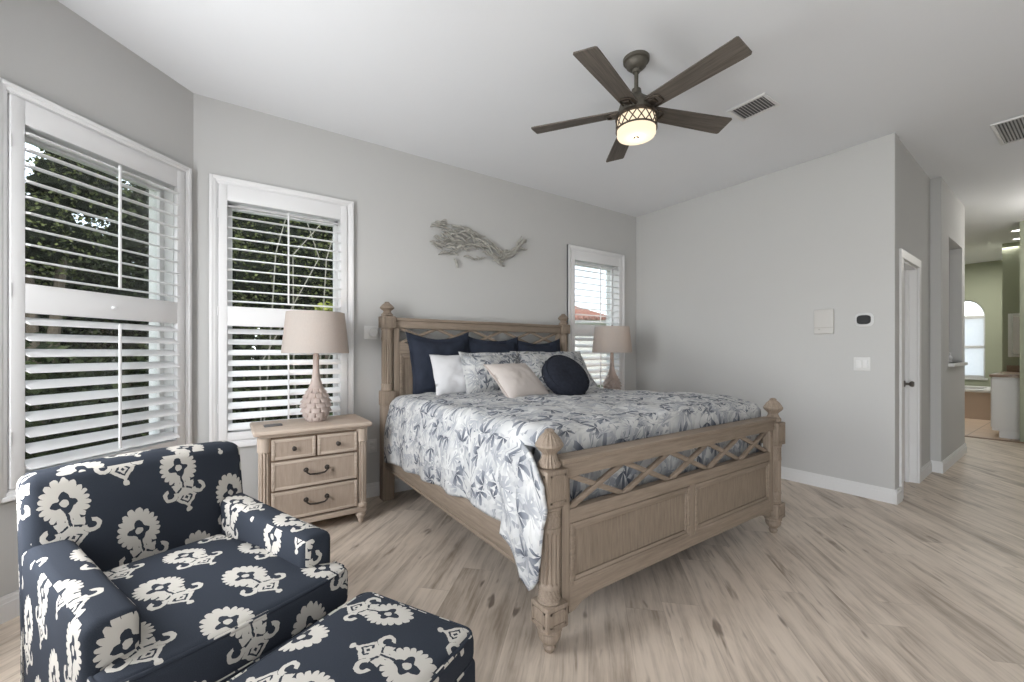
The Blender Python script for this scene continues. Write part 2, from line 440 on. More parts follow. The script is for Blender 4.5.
# ------------------------------------------------------------------ room shell
CZ = 3.07          # ceiling
HY = 3.66          # head wall
RX = 4.55          # right wall
BAY0 = Vector((-0.19, HY, 0)); BD = Vector((0.68, 0.73, 0)).normalized()
BAYL = 1.30
b1 = BAY0 - BD * BAYL
bm = NB(); bx(bm, (-3.0, -2.9, -0.12), (9.05, 4.0, 0.0)); struct('floor', bm, floor_m)
bm = NB(); bx(bm, (9.05, -1.5, -0.12), (13.0, 3.2, 0.0)); struct('floor_bath', bm, tile_m)
bm = NB(); bx(bm, (8.99, -0.9, 0.0), (9.08, 2.6, 0.008), 0.003); struct('trim_threshold', bm, plain('threshold_wood', srgb(132, 108, 90)))
bm = NB(); bx(bm, (-3.0, -2.9, CZ), (13.0, 4.0, CZ + 0.2)); struct('ceiling', bm, ceil_m)
def wall_with_hole(bm, M, x0, x1, hole, z1=CZ, th=0.2, hz=(0.64, 2.38)):
    cells = [(x0, hole[0][0])] if hole else [(x0, x1)]
    for i, h in enumerate(hole):
        bx(bm, (h[0], 0, 0), (h[1], th, hz[0]), M=M); bx(bm, (h[0], 0, hz[1]), (h[1], th, z1), M=M)
        nx = hole[i + 1][0] if i + 1 < len(hole) else x1
        cells.append((h[1], nx))
    for a, b in cells: bx(bm, (a, 0, 0), (b, th, z1), M=M)
HM = Matrix.Translation((0, HY, 0))
BM_ = Matrix.Translation(BAY0) @ Matrix.Rotation(math.atan2(BD.y, BD.x), 4, 'Z')
WC = [-0.532, 0.392, 3.795]          # window centres along bay / head / head wall
HO = 0.405
bm = NB(); wall_with_hole(bm, HM, BAY0.x, RX + 0.12, [(WC[1] - HO, WC[1] + HO), (WC[2] - HO, WC[2] + HO)]); struct('wall_back', bm, wall_m)
bm = NB(); wall_with_hole(bm, BM_, -BAYL, 0.0, [(WC[0] - HO, WC[0] + HO)]); struct('wall_bay', bm, wall_m)
bm = NB(); bx(bm, (b1.x - 0.2, .3, 0), (b1.x, 1.6, CZ)); bx(bm, (b1.x - 0.2, 2.4, 0), (b1.x, b1.y, CZ)); bx(bm, (b1.x - 0.2, 1.6, 0), (b1.x, 2.4, .65)); bx(bm, (b1.x - 0.2, 1.6, 2.38), (b1.x, 2.4, CZ)); bx(bm, (b1.x - 0.2, -2.9, 0), (b1.x, -2.6, CZ)); bx(bm, (b1.x - 0.2, -2.6, 2.5), (b1.x, .3, CZ)); struct('wall_left', bm, wall_m)
bm = NB(); bx(bm, (RX, 1.03, 0), (RX + 0.12, HY, CZ), 0.006); struct('wall_right', bm, wall_m)
# hall walls
HA = math.atan2(.06, 1.41)
HWM = Matrix.Translation((RX + 0.12, 1.04, 0)) @ Matrix.Rotation(HA, 4, 'Z')
bm = NB()
for lo, hi in (((-.06, 0, 0), (.12, .12, CZ)), ((.78, 0, 0), (1.44, .12, CZ)), ((.12, 0, 2.06), (.78, .12, CZ))): bx(bm, lo, hi, M=HWM)
struct('wall_hall', bm, wall_m)
bm = NB()
def skewbox(bm, x0, x1, z0, z1, d0=0.0, d1=0.30):
    f = lambda x: 1.02 + (x - 6.1) / 1.49 * 0.042
    prism(bm, [(x0, f(x0) + d0), (x1, f(x1) + d0), (x1, f(x1) + d1), (x0, f(x0) + d1)], z0, z1)
NX0, NX1, NZ0, NZ1 = 6.52, 7.38, 1.13, 2.52
skewbox(bm, 6.10, NX0, 0, CZ); skewbox(bm, NX1, 7.58, 0, CZ); skewbox(bm, NX0, NX1, 0, NZ0); skewbox(bm, NX0, NX1, NZ1, CZ); skewbox(bm, NX0, NX1, NZ0, NZ1, 0.18, 0.30)
struct('wall_hall_bump', bm, wall_m)
bm = NB(); skewbox(bm, NX0 - 0.03, NX1 + 0.03, NZ0 - 0.035, NZ0, -0.045, 0.18); struct('trim_niche_sill', bm, trim_m)
bm = NB(); bx(bm, (RX, -2.9, 0), (RX + 0.12, -0.9, CZ)); struct('wall_right_rear', bm, wall_m)
bm = NB(); bx(bm, (RX + 0.12, -1.02, 0), (13.0, -0.9, CZ)); struct('wall_hall_far_side', bm, wall_m)
bm = NB(); bx(bm, (7.28, 1.165, 0), (7.40, 2.7, CZ)); struct('wall_hall_return', bm, wall_m)
bm = NB(); bx(bm, (7.40, 2.6, 0), (12.65, 2.72, CZ)); struct('wall_bath_side', bm, green_m)
bm = NB(); bx(bm, (b1.x, -2.9, 0), (RX, -2.78, CZ)); struct('wall_rear', bm, wall_m)
# bathroom far wall with arched window
BXW = 12.65; AYC, AHW, AZ0, AZS, AZT = 1.76, 0.27, 0.72, 1.97, 2.33
bm = NB()
def arch_pts(n=16, hw=AHW): return [(AYC + hw * math.cos(PI * i / n), AZS + (AZT - AZS) * math.sin(PI * i / n)) for i in range(n + 1)]
bx(bm, (BXW, -0.9, 0), (BXW + 0.2, AYC - AHW, CZ)); bx(bm, (BXW, AYC + AHW, 0), (BXW + 0.2, 2.72, CZ)); bx(bm, (BXW, AYC - AHW, 0), (BXW + 0.2, AYC + AHW, AZ0))
ap = arch_pts()
for (ya, za), (yb, zb) in zip(ap, ap[1:]):
    vs = [bm.verts.new((x, y, z)) for x in (BXW, BXW + 0.2) for y, z in ((ya, za), (yb, zb), (yb, CZ), (ya, CZ))]
    for q in ((0, 1, 2, 3), (7, 6, 5, 4), (0, 4, 5, 1), (1, 5, 6, 2), (2, 6, 7, 3), (3, 7, 4, 0)): bm.faces.new([vs[i] for i in q])
struct('wall_bath_far', bm, green_m)
bm = NB(); bx(bm, (10.75, -0.9, 0), (10.87, 1.075, CZ)); struct('wall_bath_vanity', bm, green_m)
bm = NB(); bx(bm, (9.10, -0.9, 0), (10.75, 0.752, CZ)); struct('wall_bath_partition', bm, green_m)
# arched window
w4 = thing('window_4', None, None, (BXW, AYC, 0), 0, None, 'structure')
bm = NB(); fw = 0.03
for (ya, za), (yb, zb) in zip(ap, ap[1:]):
    tube(bm, [(0.08, ya - AYC, za), (0.08, yb - AYC, zb)], 0.025, 6)
bx(bm, (0.05, -AHW, AZS - 0.03), (0.11, AHW, AZS + 0.03), 0.005); bx(bm, (0.05, -AHW, 1.33), (0.11, AHW, 1.38), 0.005); bx(bm, (0.05, -AHW, AZ0), (0.11, AHW, AZ0 + 0.05), 0.005)
for s in (-1, 1): bx(bm, (0.05, s * AHW - 0.025, AZ0), (0.11, s * AHW + 0.025, AZS), 0.005)
struct('window_frame', bm, trim_m, parent=w4)
bm = NB(); prism(bm, [(y - AYC, z) for y, z in ap] + [(-AHW, AZ0), (AHW, AZ0)], 0.078, 0.082, Matrix(((0, 0, 1, 0), (1, 0, 0, 0), (0, 1, 0, 0), (0, 0, 0, 1))))
struct('window_pane', bm, glass_m, parent=w4)
def frost():
    m = Mat('frosted_film', 0.6, 0.3); n = m.noise(m.coord(), 20, 2); c = m.mix(n, (.86, .88, .9), (.92, .93, .95)); m.color(c)
    tr = m.node('ShaderNodeBsdfTranslucent'); m.nt.links.new(c, tr.inputs[0]); mx = m.node('ShaderNodeMixShader'); mx.inputs[0].default_value = 0.8
    m.nt.links.new(m.b.outputs[0], mx.inputs[1]); m.nt.links.new(tr.outputs[0], mx.inputs[2]); m.nt.links.new(mx.outputs[0], m.nt.nodes['Material Output'].inputs[0])
    return m.m
bm = NB(); bx(bm, (0.06, -AHW + .02, AZ0 + .04), (0.066, AHW - .02, AZS - .02)); struct('frosted_panel', bm, frost(), parent=w4)
bm = NB(); bx(bm, (-0.03, -AHW - .04, AZ0 - 0.04), (0.05, AHW + .04, AZ0), 0.006); struct('window_sill', bm, trim_m, parent=w4)

# baseboards: flat board with a stepped top
def base_run(name, pts):
    bm = NB()
    pts = [Vector((*p, 0)) for p in pts]
    for d, z0, z1 in ((0.016, 0, 0.085), (0.011, 0.085, 0.105), (0.006, 0.105, 0.118)):
        for a, b in zip(pts, pts[1:]):
            t = (b - a).normalized(); n = Vector((t.y, -t.x, 0))
            e = t * d
            prism(bm, [((a - e * 0).x, (a).y), (b.x, b.y), ((b + n * d).x, (b + n * d).y), ((a + n * d).x, (a + n * d).y)], z0, z1)
    struct(name, bm, trim_m)
base_run('baseboard_bay', [(b1.x, b1.y), (BAY0.x + .01, BAY0.y)])
base_run('baseboard_back', [(BAY0.x, HY), (RX, HY)])
base_run('baseboard_right', [(RX, HY), (RX, 1.014)])
base_run('baseboard_right_end', [(RX - 0.016, 1.03), (RX + 0.15, 1.03)])
base_run('baseboard_left', [(b1.x, .3), (b1.x, b1.y)])
hp = lambda x: tuple((HWM @ Vector((x, 0, 0)))[:2])
base_run('baseboard_hall', [hp(.86), hp(1.43)])
base_run('baseboard_hall_jog', [(6.1, 1.10), (6.1, 1.004)])
base_run('baseboard_hall_bump', [(6.084, 1.02), (7.596, 1.062)])
base_run('baseboard_hall_end', [(7.58, 1.05), (7.58, 1.33)])
# hall door: closed slab deep in its jamb
_dp = HWM @ Vector((.45, .055, 0)); d1 = thing('door_1', None, None, _dp, HA, None, 'structure')
bm = NB()
for s in (-1, 1):
    bx(bm, (s * 0.33 - (0.075 if s < 0 else 0), -0.073, 0), (s * 0.33 + (0.075 if s > 0 else 0), -0.055, 2.06), 0.003)
bx(bm, (-0.405, -0.073, 2.06), (0.405, -0.055, 2.135), 0.003)
struct('door_casing', bm, trim_m, parent=d1)
bm = NB()
for s in (-1, 1): bx(bm, (s * 0.33 - .012, -0.055, 0), (s * 0.33 + .0, 0.065, 2.06))
bx(bm, (-0.33, -0.055, 2.045), (0.33, 0.065, 2.06)); bx(bm, (0.295, 0.0, 0), (0.33, 0.025, 2.05))
struct('door_jamb', bm, trim_m, parent=d1)
bm = NB(); bx(bm, (-0.318, 0.025, 0.012), (0.318, 0.06, 2.045), 0.003)
for z0, z1 in ((0.18, 0.9), (1.05, 1.9)):
    bx(bm, (-0.24, 0.018, z0), (0.24, 0.025, z1), 0.005)
struct('door_leaf', bm, trim_m, parent=d1)
bm = NB(); lathe(bm, [(0.03, 0), (0.03, 0.008), (0.011, 0.012), (0.011, 0.035), (0.024, 0.045), (0.029, 0.058), (0.022, 0.07), (0.001, 0.073)], 20, M=Matrix.Translation((0.25, 0.025, 0.95)) @ Matrix.Rotation(R(90), 4, 'X'))
o = struct('door_knob', bm, nickel_m, parent=d1, smooth=True); o['label'] = 'dark metal door knob'

# ------------------------------------------------------------------ windows with plantation shutters
def make_window(i, M4, c):
    base = M4 @ Vector((c, 0, 0)); rz = M4.to_euler().z
    w = thing('window_%d' % i, None, None, base, rz, None, 'structure')
    bm = NB()
    z0, z1 = 0.64, 2.38
    for s in (-1, 1): bx(bm, (s * HO - (0.0 if s < 0 else 0.02), 0.0, z0), (s * HO + (0.02 if s < 0 else 0.0), 0.19, z1))
    bx(bm, (-HO, 0, z0), (HO, 0.19, z0 + 0.02)); bx(bm, (-HO, 0, z1 - 0.02), (HO, 0.19, z1))
    struct('window_jamb', bm, trim_m, parent=w)
    bm = NB()
    for s in (-1, 1): bx(bm, (min(s * 0.385, s * 0.355), 0.07, z0 + .02), (max(s * 0.385, s * 0.355), 0.12, z1 - .02), 0.003)
    bx(bm, (-0.385, 0.07, z0 + .02), (0.385, 0.12, z0 + .07), 0.003); bx(bm, (-0.385, 0.07, z1 - .06), (0.385, 0.12, z1 - .02), 0.003)
    bx(bm, (-0.385, 0.065, 1.495), (0.385, 0.12, 1.545), 0.003)
    struct('window_frame', bm, trim_m, parent=w)
    for a, b in ((z0 + .06, 1.50), (1.54, z1 - .05)):
        bm = NB(); bx(bm, (-0.37, 0.090, a), (0.37, 0.095, b)); struct('window_pane', bm, glass_m, parent=w)
    return base, rz
def louver_mesh(L, tilt):
    bm = NB(); n = 20; rings = []
    for x in (-L / 2, L / 2):
        rg = []
        for k in range(n):
            t = 2 * PI * k / n; y = 0.0445 * math.cos(t); z = 0.0058 * math.sin(t)
            rg.append(bm.verts.new((x, y * math.cos(tilt) - z * math.sin(tilt), y * math.sin(tilt) + z * math.cos(tilt))))
        rings.append(rg)
    for k in range(n): bm.faces.new((rings[0][k], rings[0][(k + 1) % n], rings[1][(k + 1) % n], rings[1][k]))
    bm.faces.new(rings[0]); bm.faces.new(list(reversed(rings[1])))
    return bm
def make_shutter(base, rz, label):
    t = thing('plantation_shutter', label, 'shutter', base, rz, 'plantation shutters at the bedroom windows')
    ow, oz0, oz1 = 0.4925, 0.56, 2.52
    bm = NB()
    for wd, dp in ((0.05, 0.018), (0.040, 0.026), (0.022, 0.031)):      # stepped moulding
        for s in (-1, 1): bx(bm, (s * ow if s < 0 else ow - wd, -dp, oz0), (-ow + wd if s < 0 else ow, 0, oz1), 0.003)
        bx(bm, (-ow + wd, -dp, oz1 - wd), (ow - wd, 0, oz1), 0.003); bx(bm, (-ow + wd, -dp, oz0), (ow - wd, 0, oz0 + wd), 0.003)
    obj('shutter_frame', bm, shut_m, t)
    bm = NB(); px, pz0, pz1 = 0.4395, oz0 + .053, oz1 - .053; y0, y1 = -0.028, -0.002; st = 0.053
    for s in (-1, 1): bx(bm, (s * px if s < 0 else px - st, y0, pz0), (-px + st if s < 0 else px, y1, pz1), 0.003)
    ix = px - st
    bx(bm, (-ix, y0, 2.352), (ix, y1, pz1), 0.003); bx(bm, (-ix, y0, pz0), (ix, y1, 0.672), 0.003); bx(bm, (-ix, y0, 1.446), (ix, y1, 1.588), 0.003)
    obj('shutter_panel', bm, shut_m, t)
    up = lou = None
    for a, b, tilt, n in ((1.588, 2.352, R(10), 10), (0.672, 1.446, R(26), 10)):
        p = (b - a) / n
        src = None
        for k in range(n):
            z = a + p * (k + 0.5)
            if src is None: src = obj('louver', louver_mesh(2 * ix - 0.006, tilt), shut_m, t, loc=(0, -0.015, z))
            else:
                c = src.copy(); COL.objects.link(c); c.parent = t; c.location = (0, -0.015, z)
        bm = NB(); bx(bm, (-0.006, -0.078, a + 0.035), (0.006, -0.066, b - 0.03), 0.003)
        for k in range(n):
            z = a + p * (k + 0.5) - math.sin(tilt) * 0.045; bx(bm, (-0.0015, -0.068, z - .003), (0.0015, -0.060, z + .003))
        obj('tilt_rod', bm, shut_m, t)
    for z in (0.85, 1.55, 2.25):
        bm = NB(); tube(bm, [(-0.4405, -0.029, z - .03), (-0.4405, -0.029, z + .03)], 0.004, 8); obj('hinge', bm, shut_m, t)
    bm = NB(); lathe(bm, [(0.012, 0), (0.012, 0.004), (0.006, 0.008), (0.009, 0.018), (0.001, 0.021)], 14, M=Matrix.Translation((0.0, y0, 1.51)) @ Matrix.Rotation(R(90), 4, 'X')); obj('shutter_knob', bm, shut_m, t)
    return t
for i, (M4, c, lb) in enumerate(((BM_, WC[0], 'white plantation shutter on the angled bay wall behind the patterned armchair'),
                                 (HM, WC[1], 'white plantation shutter behind the lamp on the near nightstand'),
                                 (HM, WC[2], 'white plantation shutter in the far corner beside the headboard, with sky behind'))):
    ba, rz = make_window(i + 1, M4, c); make_shutter(ba, rz, lb)

# ------------------------------------------------------------------ bed
BX, BY = 2.128, 1.35
bed = thing('bed', 'large greige carved wooden bed with lattice headboard and panelled footboard', 'bed', (BX, BY, 0))
fl = lambda n, d: (lambda r, z, t: r - d * (0.5 + 0.5 * math.cos(n * t)) ** 3)
def finial_prof(z0, s=1.0, H=0.155):
    pr = [(0.040, 0), (0.049, .008), (0.049, .022), (0.040, .032), (0.033, .046), (0.031, .056), (0.036, .064), (0.050, .076), (0.060, .088), (0.060, .096), (0.054, .106), (0.042, .124), (0.028, .138), (0.021, .142), (0.022, .149), (0.013, .156), (0.001, .158)]
    return [(r * s, z0 + z * H / 0.158) for r, z in pr]
def carved(r, z, t): return r - 0.004 * abs(math.sin(t * 9)) * (1 if r < .059 else .2)
def boxpanel(bm, x, y, z0, z1, h):
    bx(bm, (x - h, y - h, z0), (x + h, y + h, z1), 0.006)
    zc0, zc1 = z0 + .018, z1 - .018
    for ax in (0, 1):
        for s in (-1, 1):
            for (a0, a1, b0, b1) in ((-h + .016, -h + .024, zc0, zc1), (h - .024, h - .016, zc0, zc1), (-h + .016, h - .016, zc0, zc0 + .008), (-h + .016, h - .016, zc1 - .008, zc1)):
                if ax == 0: bx(bm, (x + s * h - .003, y + a0, b0), (x + s * h + .003, y + a1, b1))
                else: bx(bm, (x + a0, y + s * h - .003, b0), (x + a1, y + s * h + .003, b1))
            p = Vector((x + (s * h if ax == 0 else 0), y + (s * h if ax == 1 else 0), (z0 + z1) / 2))
            q = [Vector((0, -h + .026, zc0 + .010 - p.z)), Vector((0, h - .026, zc0 + .010 - p.z)), Vector((0, h - .026, zc1 - .010 - p.z)), Vector((0, -h + .026, zc1 - .010 - p.z))]
            if ax == 1: q = [Vector((v.y, 0, v.z)) for v in q]
            tip = bm.verts.new(p + (Vector((s * .008, 0, 0)) if ax == 0 else Vector((0, s * .008, 0))))
            vs = [bm.verts.new(p + v) for v in q]
            for k in range(4): bm.faces.new((vs[k], vs[(k + 1) % 4], tip))
def weave(r, z, t): return r + 0.0022 * math.sin(18 * t + z * 420) * (1 if int(z * 60) % 2 else -1)
def foot_post(x):
    bm = NB(); y = 0.0
    lathe(bm, [(0.016, 0), (0.022, .006), (0.027, .022), (0.022, .034), (0.033, .044), (0.046, .062), (0.05, .078), (0.047, .09), (0.054, .098), (0.054, .108), (0.046, .118)], 32, (x, y, 0))
    boxpanel(bm, x, y, 0.115, 0.215, 0.056)
    lathe(bm, [(0.046, .213), (0.052, .22), (0.046, .226)], 32, (x, y, 0))
    lathe(bm, [(0.045, .224 + i * 0.005) for i in range(12)], 72, (x, y, 0), weave)
    lathe(bm, [(0.050, .278), (0.05, .29), (0.047, .296)] + [(0.0475, .30 + i * .04) for i in range(6)] + [(0.05, .515), (0.05, .53)], 80, (x, y, 0), lambda r, z, t: r - (0.009 * (0.5 + 0.5 * math.cos(13 * t)) ** 2 if .298 < z < .51 else 0))
    lathe(bm, [(0.047, .528 + i * 0.006) for i in range(13)], 72, (x, y, 0), weave)
    lathe(bm, [(0.046, .598), (0.053, .607), (0.053, .615), (0.046, .622)], 32, (x, y, 0))
    boxpanel(bm, x, y, 0.62, 0.772, 0.057)
    return bm
PF = (-1.008, 1.008); PH = (-0.995, 1.003); HYL = 2.18
for x in PF:
    p = obj('footboard_post', foot_post(x), wood_z, bed)
    bm = NB(); lathe(bm, finial_prof(0.772, 1.0, 0.165), 36, (x, 0, 0), carved); obj('finial', bm, wood_z, p, angle=28)
def head_post(x):
    bm = NB(); y = HYL
    bx(bm, (x - .05, y - .05, 0), (x + .05, y + .05, .80), 0.004)
    boxpanel(bm, x, y, 0.80, 0.925, 0.056)
    lathe(bm, [(0.046, .923), (0.052, .932), (0.048, .975)], 32, (x, y, 0))
    lathe(bm, [(0.050, .97), (0.05, .985)] + [(0.0475, .99 + i * .039) for i in range(10)] + [(0.05, 1.365), (0.05, 1.38)], 80, (x, y, 0), lambda r, z, t: r - (0.010 * (0.5 + 0.5 * math.cos(13 * t)) ** 2 if .988 < z < 1.36 else 0))
    lathe(bm, [(0.047, 1.38), (0.047, 1.44), (0.053, 1.448), (0.046, 1.462)], 32, (x, y, 0))
    boxpanel(bm, x, y, 1.46, 1.56, 0.058)
    return bm
for x in PH:
    p = obj('headboard_post', head_post(x), wood_z, bed)
    bm = NB(); lathe(bm, finial_prof(1.56, 1.0, 0.125), 36, (x, HYL, 0), carved); obj('finial', bm, wood_z, p, angle=28)
def lattice(bm, x0, x1, z0, z1, y, n, wd, th):
    per = (x1 - x0) / n
    for i in range(n):
        a = x0 + per * i + per * 0.02; b = x0 + per * (i + 1) - per * 0.02
        for s in (0, 1):
            p = Vector((a, y, z0 if s == 0 else z1)); q = Vector((b, y, z1 if s == 0 else z0))
            d = q - p; L = d.length + 0.02; an = math.atan2(d.z, d.x); c = (p + q) / 2
            bx(bm, (-L / 2, -th / 2 + s * .004, -wd / 2), (L / 2, th / 2 + s * .004 - .004, wd / 2), 0.003, M=Matrix.Translation(c) @ Matrix.Rotation(-an, 4, 'Y'))
def panel_frame(bm, x0, x1, z0, z1, y, out, w=0.035):
    """raised moulding on both faces around a field"""
    for s in (-1, 1):
        for k, (ww, d) in enumerate(((w, 0.010), (w * .55, 0.016))):
            yy0, yy1 = sorted((y + s * out, y + s * (out + d)))
            bx(bm, (x0, yy0, z0), (x0 + ww, yy1, z1), 0.003); bx(bm, (x1 - ww, yy0, z0), (x1, yy1, z1), 0.003)
            bx(bm, (x0 + ww, yy0, z0), (x1 - ww, yy1, z0 + ww), 0.003); bx(bm, (x0 + ww, yy0, z1 - ww), (x1 - ww, yy1, z1), 0.003)
# footboard
XL, XR = PF[0] + .05, PF[1] - .05
bm = NB()
bx(bm, (XL, -.030, .722), (XR, .030, .785), 0.004); bx(bm, (XL - .01, -.040, .785), (XR + .01, .040, .797), 0.004); bx(bm, (XL - .012, -.046, .795), (XR + .012, .046, .808), 0.005)
obj('top_rail', bm, wood_x, bed)
bm = NB(); bx(bm, (XL, -.022, .52), (XR, .022, .580), 0.003); obj('middle_rail', bm, wood_x, bed)
bm = NB()
for s in (-1, 1):
    bm = NB(); xx = XL if s < 0 else XR; bx(bm, (min(xx, xx - s * .045), -.024, .17), (max(xx, xx - s * .045), .024, .723), 0.003); obj('stile', bm, wood_z, bed)
bm = NB(); bx(bm, (-.024, -.023, .24), (.024, .023, .522), 0.003); obj('stile', bm, wood_z, bed)
bm = NB(); prof = [(XL + .04, .25), (XL + .04, .135), (XL + .075, .14), (XL + .12, .165), (XL + .2, .178), (0, .182), (XR - .2, .178), (XR - .12, .165), (XR - .075, .14), (XR - .04, .135), (XR - .04, .25)]
prism(bm, prof, -.022, .022, Matrix(((1, 0, 0, 0), (0, 0, 1, 0), (0, 1, 0, 0), (0, 0, 0, 1))))
obj('bottom_rail', bm, wood_x, bed, smooth=False)
bm = NB(); lattice(bm, XL + .045, XR - .045, .578, .724, 0, 5, .026, .022); obj('lattice', bm, wood_x, bed)
for x0, x1 in ((XL + .043, -.022), (.022, XR - .043)):
    bm = NB(); bx(bm, (x0, -.010, .243), (x1, .010, .524)); panel = obj('inset_panel', bm, reed_m, bed)
    bm = NB(); panel_frame(bm, x0 + .004, x1 - .004, .248, .519, 0, .010, .036); obj('panel_moulding', bm, wood_x, panel)
# headboard
XL, XR = PH[0] + .05, PH[1] - .05
bm = NB(); bx(bm, (XL, HYL - .028, 1.462), (XR, HYL + .028, 1.525), 0.004); bx(bm, (XL - .005, HYL - .040, 1.525), (XR + .005, HYL + .04, 1.552), 0.006); obj('top_rail', bm, wood_x, bed)
bm = NB(); bx(bm, (XL, HYL - .022, 1.245), (XR, HYL + .022, 1.335), 0.003); bx(bm, (XL, HYL - .022, .62), (XR, HYL + .022, .80), 0.003); obj('middle_rail', bm, wood_x, bed)
bm = NB()
for s in (-1, 1):
    bm = NB(); xx = XL if s < 0 else XR; bx(bm, (min(xx, xx - s * .05), HYL - .024, .5), (max(xx, xx - s * .05), HYL + .024, 1.464), 0.003); obj('stile', bm, wood_z, bed)
for xx in (-.31, .31):
    bm = NB(); bx(bm, (xx - .025, HYL - .023, .79), (xx + .025, HYL + .023, 1.25), 0.003); obj('stile', bm, wood_z, bed)
bm = NB(); lattice(bm, XL + .05, XR - .05, 1.333, 1.464, HYL, 5, .026, .022); obj('lattice', bm, wood_x, bed)
for x0, x1 in ((XL + .048, -.333), (-.287, .287), (.333, XR - .048)):
    bm = NB(); bx(bm, (x0, HYL - .010, .797), (x1, HYL + .010, 1.248)); panel = obj('inset_panel', bm, reed_m, bed)
    bm = NB(); panel_frame(bm, x0 + .004, x1 - .004, .802, 1.243, HYL, .010, .036); obj('panel_moulding', bm, wood_x, panel)
# side rails and slats
for s in (-1, 1):
    bm = NB(); x = s * 1.008; bx(bm, (x - .018, .05, .285), (x + .018, HYL - .045, .46), 0.004); bx(bm, (x - .024, .05, .28), (x + .024, HYL - .045, .30), 0.004)
    obj('side_rail', bm, wood_y, bed)
# mattress with box spring
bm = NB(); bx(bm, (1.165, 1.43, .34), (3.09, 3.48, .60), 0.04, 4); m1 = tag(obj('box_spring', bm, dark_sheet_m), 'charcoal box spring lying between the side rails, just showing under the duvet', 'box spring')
bm = NB(); bx(bm, (1.16, 1.425, .60), (3.095, 3.485, .865), 0.07, 5); tag(obj('mattress', bm, sheet_m), 'thick white mattress under the palm-print duvet', 'mattress')

